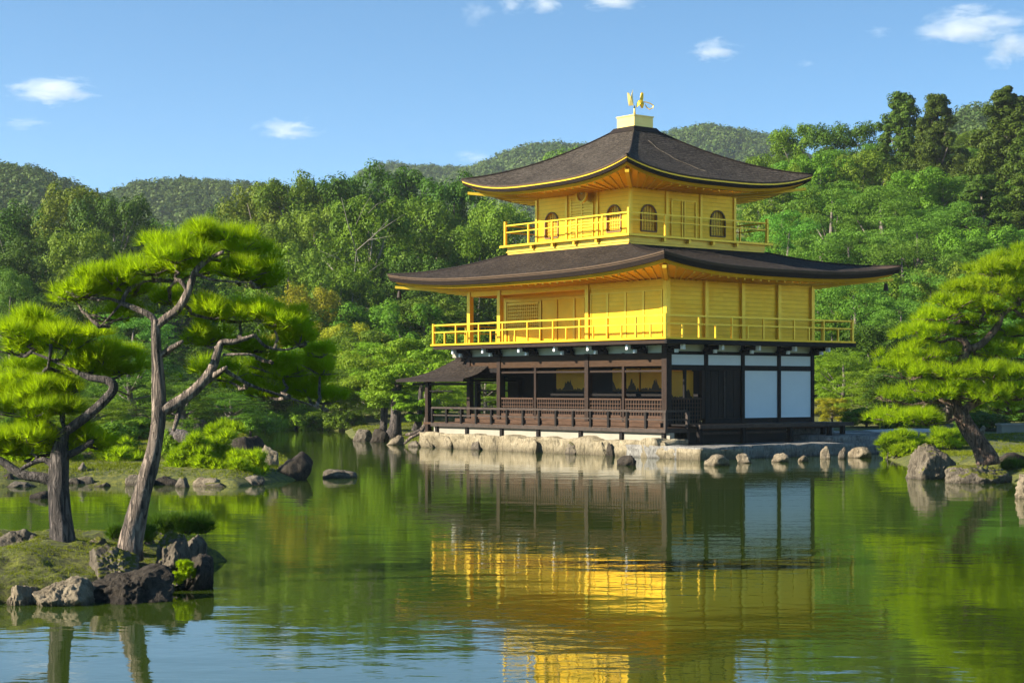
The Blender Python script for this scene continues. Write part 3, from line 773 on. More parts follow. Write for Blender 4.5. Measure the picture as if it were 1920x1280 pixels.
# box on top and the bird
mb = MB(); mb.add([(CXL+sx*a, CYL+sy*a, z) for a, z in ((.72, 11.66), (.56, 11.86)) for sx, sy in ((-1,-1),(1,-1),(1,1),(-1,1))],
    [(0,1,5,4),(1,2,6,5),(2,3,7,6),(3,0,4,7),(4,5,6,7)]); part(mb, 'roof_cap', M['roof_edge'], upper)
mb = MB(); mb.box(*sq(.47), 11.862, 12.25); mb.box(*sq(.50), 12.25, 12.29); fb = part(mb, 'finial_box', M['gold_pale'])
ph = empty('bird_finial', (0, 0, 0)); ph.parent = pv
def pc(px, py, d=0.0):
    """finial outline from the photograph, laid on a plane through the roof's axis"""
    k = 65.0/F; u = (px-1197)*k; z = 12.27 + (222-py)*k
    c_ = Vector((CXL, CYL, 0)); ax = (PX*0+Vector((1,0,0)))
    r = Vector((math.cos(-PA), math.sin(-PA), 0)); nrm = Vector((-r.y, r.x, 0))
    return c_ + r*u + nrm*d + Vector((0, 0, z))
def plate(outline, d0, th, name, parent=ph, mat='gold_pale'):
    n_ = len(outline); cxm = sum(p[0] for p in outline)/n_; cym = sum(p[1] for p in outline)/n_
    f_ = [pc(x, y, d0-th*.25) for x, y in outline]; b_ = [pc(x, y, d0+th*.25) for x, y in outline]
    mb = MB(); mb.add(f_ + b_ + [pc(cxm, cym, d0-th), pc(cxm, cym, d0+th)],
        [(k, (k+1) % n_, n_+(k+1) % n_, n_+k) for k in range(n_)] + [((k+1) % n_, k, 2*n_) for k in range(n_)] + [(n_+k, n_+(k+1) % n_, 2*n_+1) for k in range(n_)])
    return mb.build(name, M[mat], parent)
mb = MB(); mb.tube([pc(1196, 224), pc(1196, 208), pc(1196, 200)], [.055, .04, .03], 8); mb.build('finial_pole', M['gold_pale'], ph, smooth=True)
plate([(1199,204),(1200,196),(1203,190),(1208,189),(1212,191),(1214,197),(1212,204),(1209,205),(1206,199),(1203,199)], 0, .10, 'bird_body', mat='gold_frame')
plate([(1206,190),(1207,182),(1208,176),(1210,174),(1213,176),(1213,184),(1212,191),(1208,191)], .05, .04, 'bird_wing', mat='gold_frame')
plate([(1182,176),(1186,177),(1186,184),(1188,187),(1191,186),(1190,178),(1193,169),(1192,180),(1193,190),(1194,200),(1185,201),(1183,190)], -.08, .04, 'bird_wing')
mb = MB(); mb.tube([pc(1213,193), pc(1219,193.5), pc(1226,196), pc(1232,200), pc(1230,204), pc(1224,207), pc(1219,203), pc(1216,198)], [.02]*8, 5)
mb.build('tail_loop', M['gold_frame'], ph)

# small side pavilion with brown roof at the left end
sp = empty('fishing_porch', (4.99, 57, 0), PA, 'small open porch with brown hipped roof at the left end of the pavilion', 'porch')
mb = MB()
er = [(-.15, 10.7, 2.62), (-.15, 15.1, 2.60), (3.1, 15.1, 2.62), (3.1, 10.7, 2.62)]; rr = [(1.4, 10.7, 3.42), (1.4, 13.25, 3.40)]
def slope(a, b, c, d, nn=10):
    vs = []; fs = []
    for i in range(nn+1):
        for j in range(nn+1):
            u, v = i/nn, j/nn
            p = Vector(a).lerp(Vector(b), u).lerp(Vector(d).lerp(Vector(c), u), v); p.z -= .16*math.sin(math.pi*v)
            vs.append(p)
    for i in range(nn):
        for j in range(nn):
            q = i*(nn+1)+j; fs.append((q, q+1, q+nn+2, q+nn+1))
    mb.add(vs, fs)
slope(er[0], er[1], rr[1], rr[0]); slope(er[1], er[2], rr[1], rr[1]); slope(er[2], er[3], rr[0], rr[1])
rf = mb.build('roof', M['roof_b'], sp, smooth=True)
mb = MB()
for a, b in ((er[0], er[1]), (er[1], er[2]), (er[2], er[3])):
    mb.bar(Vector(a)-Vector((0,0,.06)), Vector(b)-Vector((0,0,.06)), .08, .11)
mb.build('eave_edge', M['roof_edge'], rf)
MB().bar((1.4, 10.7, 3.45), (1.4, 13.25, 3.43), .14, .1).build('ridge', M['roof_edge'], rf)
mb = MB(); mb.box(.30, 2.9, 10.9, 14.7, 2.50, 2.56); mb.build('ceiling', M['wood_dark'], sp)
for (x, y) in ((.3, 13.6), (2.7, 13.6), (2.7, 11.0)):
    MB().box(x-.09, x+.09, y-.09, y+.09, .15, 2.5).build('post', M['wood_brown'] if x < 1 else M['wood_dark'], sp)
mb = MB(); mb.box(.26, .34, 10.9, 14.6, 2.36, 2.46); mb.box(.27, .33, 12.0, 13.52, 2.12, 2.16); mb.box(2.66, 2.74, 11.1, 13.52, 1.35, 1.41); mb.box(2.66, 2.74, 11.1, 13.52, 2.12, 2.18)
mb.build('cross_beam', M['wood_dark'], sp)
MB().box(.2, 2.8, 12.95, 13.8, .86, .94).build('floor', M['wood_floor'], sp)
MB().box(.95, 2.2, 12.0, 12.9, 3.42, 3.72).build('gable_block', M['plaster'], sp)

# bench-like deck along the right face
bd = empty('bench_deck', (4.99, 57, 0), PA, 'long low dark wooden deck on short legs along the shaded right wall', 'deck')
mb = MB(); mb.box(1.06, 8.7, -.45, WY0-.09, 1.0, 1.055); mb.build('deck_top', M['wood_dark'], bd)
mb = MB(); mb.box(1.06, 8.66, -.52, -.453, .93, 1.06); mb.build('deck_edge', M['wood_grey'], bd)
mb = MB(); mb.box(1.3, 5.6, -.2, -.12, .72, .80); mb.build('stretcher', M['wood_grey'], bd)
for x, y in ((1.25, -.3), (3.3, -.3), (5.6, -.3), (7.6, -.3), (8.3, -.3), (8.3, .6)):
    MB().box(x-.07, x+.07, y-.07, y+.07, .42, 1.0).build('leg', M['wood_dark'], bd)
mb = MB(); mb.box(1.2, 5.9, .15, .25, .42, 1.0); mb.build('back_board', M['black'], bd)  # near-black board closing the space under the deck

# wind bells under two eave corners
def bell(loc, label):
    e = empty('wind_bell', loc, 0, label, 'bell', 'bells under the eave corners')
    MB().tube([(0,0,.02), (0,0,-.03), (0,0,-.10), (0,0,-.22), (0,0,-.25)], [.03, .06, .075, .09, .10], 10).build('bell_body', M['wood_grey'], e, smooth=True)
    MB().tube([(0,0,.14), (0,0,.02)], [.012, .012], 5).build('hook', M['wood_dark'], e)
p = pav(-.85, 13.9, 5.97); bell(p, 'small grey bell hanging under the left tip of the lower roof')
p = pav(10.0, -.85, 5.97); bell(p, 'small bell hanging under the right tip of the lower roof')

# ------------------------------------------------------------------ stonework and rocks
def rock(name, c, s, seed, mat, label, cat='rock', group=None, rz=0.0, sub=4, nplane=13, rough=.10, sharp=1.0, smooth=True):
    rn = np.random.RandomState(seed)
    import bmesh
    bm = bmesh.new(); bmesh.ops.create_icosphere(bm, subdivisions=sub, radius=1)
    V = np.array([v.co[:] for v in bm.verts]); Fc = [[v.index for v in f.verts] for f in bm.faces]; bm.free()
    N = rn.normal(size=(nplane, 3)); N /= np.linalg.norm(N, axis=1)[:, None]; D = rn.uniform(.58, .95, nplane)
    dot = V @ N.T; r = np.where(dot > .02, D[None] / np.maximum(dot, .02), 9).min(1); r = np.minimum(r, 1.15)
    off = rn.uniform(0, 50, 3)
    out = []
    for v, rr_ in zip(V, r):
        p = Vector(v)*2.2 + Vector(off)
        n_ = noise.fractal(p, 1.0, 2.0, 5) * rough + abs(noise.noise(p*1.6)) * rough * .9
        if sub > 4: n_ += (noise.ridged_multi_fractal(Vector((p.x*1.4, p.y*1.4, p.z*.8)), .9, 2.1, 5, 1.0, 2.0) - .8) * .040 - abs(noise.noise(p*4.3)) * .05
        out.append(v * (rr_*(1-.25*(1-sharp)) + n_ - rough*.3))
    V = np.array(out) * np.array(s)
    cz, sz = math.cos(rz), math.sin(rz)
    V = np.stack([V[:,0]*cz - V[:,1]*sz, V[:,0]*sz + V[:,1]*cz, V[:,2]], 1)
    me = bpy.data.meshes.new(name); me.from_pydata(V.tolist(), [], Fc); me.materials.append(M[mat]); me.update()
    if smooth: me.polygons.foreach_set('use_smooth', [True]*len(Fc))
    o = link(bpy.data.objects.new(name, me)); o.location = c
    return tag(o, label, cat, group)
def rock_px(x0, x1, ytop, ywl, Y, seed, mat, label, depth=None, name='rock', wide=1.0, tall=1.0, **kw):
    """rock spanning pixels x0..x1, its top at ytop, its foot at ywl, at distance Y"""
    a = P(x0, ytop, Y); b = P(x1, ywl, Y)
    w = (b.x-a.x)/2*1.08*wide; hgt = (a.z-b.z)*tall; c = Vector(((a.x+b.x)/2, Y + (depth or w*.8)*.6, b.z + hgt*.05))
    return rock(name, c, (w, depth or w*.8, hgt*.98), seed, mat, label, **kw)
def Yw(py): return CAMH*F/(py-HY)

# retaining wall under the veranda: rough cream stones
def slab(name, x0, x1, y0, y1, z0, z1, n, amp, mat, label, cat, seed, parent=None, rel=True):
    """stone block with an uneven surface"""
    import bmesh
    bm = bmesh.new(); bmesh.ops.create_cube(bm, size=1)
    L = (x1-x0, y1-y0, z1-z0)
    for i in range(3):
        es = [e for e in bm.edges if abs((e.verts[0].co-e.verts[1].co).normalized()[i]) > .9]
        bmesh.ops.subdivide_edges(bm, edges=es, cuts=max(2, int(L[i]/n)), use_grid_fill=True)
    for v in bm.verts:
        p = Vector((x0 + (v.co.x+.5)*L[0], y0 + (v.co.y+.5)*L[1], z0 + (v.co.z+.5)*L[2]))
        q = p*1.3 + Vector((seed*7.1, seed*3.3, 0)); a = noise.fractal(q, 1, 2, 4); b = noise.noise(q*.6)
        edge = ((v.co.x > .45) - (v.co.x < -.45), (v.co.y > .45) - (v.co.y < -.45), (v.co.z > .45))
        v.co = p + Vector((edge[0]*a*amp, edge[1]*a*amp, edge[2]*(b*.5+a*.5)*amp))
    me = bpy.data.meshes.new(name); bm.to_mesh(me); bm.free(); me.materials.append(M[mat])
    me.polygons.foreach_set('use_smooth', [True]*len(me.polygons))
    o = link(bpy.data.objects.new(name, me)); o.location = (4.99, 57, 0); o.rotation_euler = (0, 0, PA)
    return tag(o, label, cat)
slab('retaining_wall', -.34, .6, -.35, 13.3, -.6, .54, .11, .20, 'stone', 'long cream stone retaining wall under the pavilion veranda at the water', 'wall', 1)
o = MB().box(.1, .3, -.1, 12.95, .50, .80).build('plaster_band', M['plaster'], pv)
slab('stone_platform', -.5, 9.8, -2.1, 1.4, -.6, .40, .16, .07, 'stone_grey', 'low grey stone platform in front of the white wall panels', 'platform', 2)
slab('stone_terrace', 6.4, 12.2, -1.5, 2.6, -.6, .62, .16, .09, 'stone_grey', 'raised grey stone terrace at the right end of the platform', 'terrace', 3)
slab('corner_block', -.62, 1.3, -2.22, -1.2, -.6, .33, .12, .08, 'stone', 'pale sunlit stone block at the near corner of the platform', 'stone', 4)
slab('foundation', .9, 9.2, .9, 12.6, -.4, .84, .6, .02, 'stone_grey', 'grey stone base hidden beneath the pavilion floor', 'base', 5)
# upright stones set against the retaining wall
BASE = 'stones along the foot of the retaining wall'
for k, (x0, x1, yt, yw, mat, lab) in enumerate([
    (884, 902, 818, 846, 'rock', 'rounded grey upright stone in the cream retaining wall, second post from the left'),
    (1060, 1080, 822, 852, 'rock_moss', 'mossy brown stone under the middle of the veranda rail'),
    (1122, 1136, 822, 857, 'rock_tan', 'pale flat-sided upright stone just left of the dark rock in the water'),
    (1137, 1149, 822, 857, 'rock_dark', 'dark upright stone leaning beside a pale one under the veranda'),
    (1212, 1245, 832, 864, 'rock_tan', 'ribbed tan boulder beside the near veranda corner'),
    (1198, 1222, 815, 864, 'rock_tan', 'tall tan stone under the last veranda post before the corner'),
    (990, 1006, 818, 852, 'rock_tan', 'narrow tan stone with a dark crack under the veranda'),
    (826, 846, 812, 843, 'rock_tan', 'pale tan stone at the left end of the retaining wall'),
    (790, 812, 818, 840, 'rock_tan', 'jagged tan stone below the left porch post'),
    (764, 788, 820, 838, 'rock', 'leftmost grey stone of the row at the pavilion foot')]):
    px_ = (x0+x1)/2; r_ = (px_-CX)/F; yloc = ((4.99-math.cos(PA)*.42) - r_*(57-math.sin(PA)*.42))/(math.sin(PA)+math.cos(PA)*r_)
    if k == 4: yloc = -.6
    c = pav(-.42, yloc); w = (x1-x0)/2*c.y/F*1.15; top = CAMH + (HY-yt)*c.y/F
    rock('stone', (c.x, c.y, top*.10), (w*1.75, w*.62, top*.80), 40+k, 'stone' if mat == 'rock_tan' else mat, lab, 'stone', BASE, sub=4, rz=PA-math.pi/2, nplane=18, sharp=.6)
# stones standing in the water along the platform
for k, (x0, x1, yt, yw, mat, lab) in enumerate([
    (1157, 1190, 850, 872, 'rock_dark', 'dark rounded rock in the water before the retaining wall'),
    (1320, 1366, 849, 873, 'rock_tan', 'broad pale humped rock in the water beside the platform corner'),
    (1384, 1411, 846, 868, 'rock_tan', 'square tan stone in the water, first one right of the humped rock'),
    (1450, 1479, 848, 866, 'rock_tan', 'low tan stone at the waterline with a flat ledge on its right'),
    (1498, 1514, 851, 865, 'rock_tan', 'smallest tan stone in the row before the platform'),
    (1541, 1561, 835, 860, 'rock_tan', 'slim upright pale stone in the water below the deck end'),
    (1574, 1588, 834, 860, 'rock', 'small grey stone right beside the slim upright one'),
    (1598, 1634, 836, 858, 'rock_tan', 'wide pale stone at the right end of the platform by the bush')]):
    rock_px(x0, x1, yt, yw, Yw(yw), 60+k, mat, lab, group='stones in the water along the platform', name='stone', sharp=.7, wide=1.28, tall=.86)
# rocks of the near island
ISL = 'rocks of the near island'
for k, (x0, x1, yt, yw, Y, mat, dep, lab) in enumerate([
    (6, 60, 1090, 1142, 18.5, 'rock_tan', .35, 'small rounded tan rock at the island front, left of the ribbed one'),
    (44, 160, 1084, 1142, 18.4, 'rock_tan', .42, 'ribbed rounded tan boulder at the front waterline of the island'),
    (154, 310, 1062, 1137, 18.7, 'rock_dark', .55, 'big dark flat-faced boulder at the front of the island'),
    (152, 262, 1030, 1098, 19.5, 'rock_moss', .40, 'grey boulder leaning on top of the big dark one'),
    (278, 345, 1006, 1066, 20.3, 'rock_moss', .36, 'tall grey rock with mossy left flank, right of the tall pine trunk'),
    (325, 380, 1012, 1060, 20.9, 'rock', .35, 'flat-topped grey rock behind the tall one on the island right'),
    (340, 399, 1052, 1100, 20.0, 'rock_dark', .40, 'dark rock at the right tip of the island'),
    (-20, 92, 1004, 1052, 20.6, 'rock', .45, 'dark-topped slanting rock at the left edge of the island'),
    (-40, 40, 1030, 1064, 19.9, 'rock', .45, 'low grey slab at the left picture edge on the island'),
    (145, 190, 1010, 1034, 21.2, 'rock_moss', .25, 'small grey rock between the two pine trunks')]):
    rock_px(x0, x1, yt, yw, Y, 80+k, mat, lab, depth=dep, group=ISL, sub=6, rough=.09)
# rocks of the left bank
LB = 'rocks of the left bank'
for k, (x0, x1, yt, yw, Y, mat, lab) in enumerate([
    (505, 584, 851, 898, 43.6, 'rock_dark', 'big dark smooth boulder at the right tip of the left bank'),
    (486, 522, 836, 868, 45.5, 'rock_tan', 'small brown boulder sitting behind the big dark one'),
    (424, 492, 806, 868, 52.0, 'rock_dark', 'dark jagged rock rising behind the green bank shrub'),
    (128, 172, 872, 908, 42.5, 'rock', 'grey boulder at the water between the two pine trunks'),
    (134, 196, 846, 868, 47.0, 'rock', 'flat grey rock on the moss between the pine trunks'),
    (230, 290, 788, 816, 62.0, 'rock', 'grey layered rock high on the bank behind the tall trunk'),
    (316, 352, 812, 838, 50.0, 'rock_dark', 'dark hollow rock at the foot of the fallen log'),
    (356, 420, 890, 918, 40.6, 'rock_tan', 'pale flat rock at the water under the green shrub'),
    (290, 352, 880, 912, 42.2, 'rock', 'low pale ledge at the water right of the tall pine trunk'),
    (172, 215, 880, 908, 43.5, 'rock_tan', 'long low brown stone at the bank edge'),
    (0, 40, 888, 914, 41.0, 'rock_dark', 'dark low rock at the far left waterline'),
    (50, 98, 918, 942, 36.0, 'rock_dark', 'small dark rock lying in the water left of the short pine'),
    (363, 384, 776, 800, 66.0, 'rock', 'upright grey stone on the bank behind the shrub')]):
    rock_px(x0, x1, yt, yw, Y, 120+k, mat, lab, group=LB)
rn = random.Random(77)
for k in range(16):
    x = 8 + k*31 + rn.uniform(-8, 8); yw = 909 + rn.uniform(-3, 6) + (4 if x > 400 else 0); w_ = rn.uniform(14, 26)
    rock_px(x-w_, x+w_, yw-rn.uniform(10, 22), yw, Yw(yw)+.3, 300+k, rn.choice(['rock', 'rock_tan', 'rock_moss', 'rock_dark']), 'low rock in the row along the waterline of the left bank', group='low rocks along the left bank waterline')
rock_px(609, 662, 874, 896, Yw(896), 150, 'rock', 'lone low grey rock out in the open water')
# far point of land left of the pavilion
for k, (x0, x1, yt, yw, mat, lab) in enumerate([
    (662, 700, 808, 827, 'rock', 'grey ledge rock at the tip of the mossy point'),
    (690, 728, 804, 829, 'rock_dark', 'dark rock under the two trunks on the mossy point'),
    (728, 764, 814, 834, 'rock_tan', 'low brown rock between the point and the porch')]):
    rock_px(x0, x1, yt, yw, Yw(yw), 160+k, mat, lab, group='rocks of the mossy point')
# right bank
RB = 'boulders of the right bank'
for k, (x0, x1, yt, yw, mat, lab) in enumerate([
    (1700, 1790, 842, 899, 'rock_moss', 'tall pale boulder at the water left of the leaning pine foot'),
    (1784, 1910, 860, 906, 'rock_moss', 'broad brown boulder under the foot of the leaning pine'),
    (1906, 1990, 880, 936, 'rock_tan', 'pale rock cut by the right picture edge')]):
    rock_px(x0, x1, yt, yw, Yw(yw)+.2, 171+k, mat, lab, group=RB, sub=6)
rock_px(1864, 1960, 848, 884, 46.0, 178, 'rock_dark', 'dark rock half hidden in grass behind the leaning pine foot', group=RB)
rock_px(1766, 1790, 797, 810, 66.0, 180, 'rock', 'small grey rock on the lawn left of the leaning trunk', group=RB)
rock_px(1834, 1850, 799, 810, 66.0, 181, 'rock_tan', 'small brown stone on the lawn right of the leaning trunk', group=RB)
mb = MB(); a = P(1878, 810, 68); mb.box(a.x, a.x+5, 68, 68.7, a.z-.4, a.z+.26); mb.box(a.x-.05, a.x+5.05, 67.95, 68.75, a.z+.262, a.z+.33)
tag(mb.build('stone_wall', M['plaster']), 'low pale stone wall at the right picture edge behind the lawn', 'wall')

# ------------------------------------------------------------------ trees
def rdirs(rng, n, up=0.0):
    d = rng.normal(size=(n, 3)); d[:, 2] += up; d /= np.linalg.norm(d, axis=1)[:, None]; return d
def leafquads(C, N, size, rng, aspect=.55):
    n = len(C); t_ = rng.normal(size=(n, 3)); t_ -= N * (t_*N).sum(1)[:, None]; t_ /= np.linalg.norm(t_, axis=1)[:, None] + 1e-9
    b = np.cross(N, t_); s = size[:, None]
    return np.stack([C - t_*s*.5, C + b*s*.5*aspect, C + t_*s*.5, C - b*s*.5*aspect], 1).reshape(-1, 3)
def clump_leaves(rng, clumps, n_sub, n_leaf, leaf, flat=1.0, up=.22, jit=.20, aspect=.65, bias=.25):
    Cs, Ns = [], []
    for (x, y, z, r) in clumps:
        sd_ = rdirs(rng, n_sub, .5); sc = np.array([x, y, z]) + sd_ * r * rng.uniform(.38, .74, (n_sub, 1)) * np.array([1, 1, flat])
        sr = r * rng.uniform(.32, .55, n_sub)
        for c, q in zip(sc, sr):
            d = rdirs(rng, n_leaf, bias); rr_ = rng.uniform(.55, 1.0, (n_leaf, 1))**.5 * rng.uniform(.9, 1.12, (n_leaf, 1))
            Cs.append(c + d * q * rr_ * np.array([1, 1, flat])); nn = d + rng.normal(size=(n_leaf, 3)) * jit; nn[:, 2] += up; Ns.append(nn)
    C = np.concatenate(Cs); N = np.concatenate(Ns); N /= np.linalg.norm(N, axis=1)[:, None]
    return leafquads(C, N, leaf * rng.uniform(.7, 1.3, len(C)), rng, aspect)
def limbs(mb, base, tips, r0, rng, seed=0):
    for (x, y, z) in tips:
        p0 = Vector((0, 0, base + (z-base)*.35)); p1 = Vector((x, y, z)); m = p0.lerp(p1, .5) + Vector((0, 0, -.12*(p1-p0).length*.3))
        mb.tube([p0, m, p1], [r0*.45, r0*.3, r0*.1], 5)
PROTO = {}
def proto(kind, seed, H, R, fn):
    rng = np.random.RandomState(seed); V, tips = fn(rng, H, R)
    cr = np_mesh('crown', V, 4, M['l_mid'])
    mb = MB(); r0 = .035*H*.5 + .05
    mb.tube([(0,0,-.6), (.05*R*.2, 0, H*.3), (-.04*R, .03*R, H*.6), (0, 0, H*.86)], [r0*1.25, r0, r0*.7, r0*.2], 8, wob=.2, seed=seed)
    limbs(mb, H*.3, tips[:10], r0, rng)
    me = bpy.data.meshes.new('trunk'); me.from_pydata(mb.v, [], mb.f); me.materials.append(M['bark_far']); me.update()
    me.polygons.foreach_set('use_smooth', [True]*len(mb.f))
    PROTO.setdefault(kind, []).append((me, cr, H, R))
def broad(rng, H, R, n=30, lo=.12, nl=105, leaf=.20):
    cl = []
    for k in range(n):
        u = (k+.5)/n; h = lo + (1-lo)*u; v_ = (h-.55)/(.47 if h > .55 else .62); env = max(0, 1 - abs(v_)**2.6)**(1/2.2) * R
        a = k*2.39996 + rng.uniform(-.4, .4); q = env * rng.uniform(.50, .84); r = R*rng.uniform(.27, .40)
        cl.append((q*math.cos(a), q*math.sin(a), min(h*H, H - r*.8), r))
    cl += [(0, 0, H*.62, R*.45), (0, 0, H*.40, R*.5), (R*.1, 0, H*.80, R*.34)]
    return clump_leaves(rng, cl, 8, nl, leaf), [c[:3] for c in cl[::3]]
def cedar(rng, H, R):
    cl = []; n = 44
    for k in range(n):
        u = (k+.5)/n; h = .14 + .84*u; env = R*(1-u**2.2)*.95 + .14*R
        a = k*2.39996 + rng.uniform(-.5, .5); q = env*rng.uniform(.45, .9); r = R*(.42 - .17*u)*rng.uniform(.8, 1.25)
        cl.append((q*math.cos(a), q*math.sin(a), min(h*H, H-r*.5), r))
    cl += [(0, 0, H*.90, R*.26), (R*.05, 0, H*.95, R*.18)]
    for k in range(7): cl.append((0, 0, H*(.25+.1*k), R*.50*(1-.09*k)))
    return clump_leaves(rng, cl, 9, 120, .24, .8), [c[:3] for c in cl[2:40:4]]
def softpine(rng, H, R):
    cl = []; n = 26
    for k in range(n):
        u = (k+.5)/n; h = .28 + .70*u; env = R*math.sqrt(max(.05, 1 - ((h-.5)/.6)**2))
        a = k*2.39996 + rng.uniform(-.5, .5); q = env*rng.uniform(.4, .85); r = R*rng.uniform(.30, .46)
        cl.append((q*math.cos(a), q*math.sin(a), min(h*H, H-r*.3), r))
    return clump_leaves(rng, cl, 9, 110, .17, .42, .8, .5, .35), [c[:3] for c in cl[::2]]
def shrub(rng, H, R):
    cl = []; n = 16
    for k in range(n):
        a = k*2.39996; q = R*math.sqrt((k+.5)/n)*.75; h = H*(.62 - .35*(q/R)**2)
        cl.append((q*math.cos(a), q*math.sin(a), h, R*.36))
    for k in range(8):
        a = k*math.pi/4; cl.append((R*.72*math.cos(a), R*.72*math.sin(a), H*.22, R*.34))
    return clump_leaves(rng, cl, 8, 90, .13, .8), [c[:3] for c in cl[::4]]
for k in range(4): proto('broad', 10+k, 12.0, 4.4, lambda r, H, R: broad(r, H, R))
for k in range(2): proto('cedar', 20+k, 17.0, 4.2, cedar)
for k in range(3): proto('pine', 30+k, 9.5, 4.0, softpine)
for k in range(2): proto('shrub', 40+k, 2.4, 2.0, shrub)
_trn = random.Random(5)
def tree(kind, mat, px, ytop, Y, wpx, label, group=None, name=None, cat=None, base=None, var=None, bark=None):
    """tree whose crown is centred on px, with its top at ytop (photograph pixels), standing at distance Y"""
    v = PROTO[kind][_trn.randrange(len(PROTO[kind])) if var is None else var]
    p = P(px, ytop, Y); g = gz(p.x, Y) if base is None else base
    H = max(1.0, p.z - g); w = wpx*Y/F/2 * {'shrub': 1, 'cedar': 1.02}.get(kind, 1.22)
    nm = name or {'broad': 'broadleaf_tree', 'cedar': 'conifer_tree', 'pine': 'pine_tree', 'shrub': 'shrub'}[kind]
    if kind == 'broad': w = max(w, .30*H)
    e = empty(nm, (p.x, Y, g), _trn.uniform(0, 6.28), label, cat or ('shrub' if kind == 'shrub' else 'tree'), group)
    e.scale = (w/v[3], w/v[3], H/v[2])
    for nm_, me, mt in (('trunk', v[0], bark or 'bark_far'), ('crown', v[1], mat)):
        o = link(bpy.data.objects.new(nm_, me), e)
        o.material_slots[0].link = 'OBJECT'; o.material_slots[0].material = M[mt]
    return e

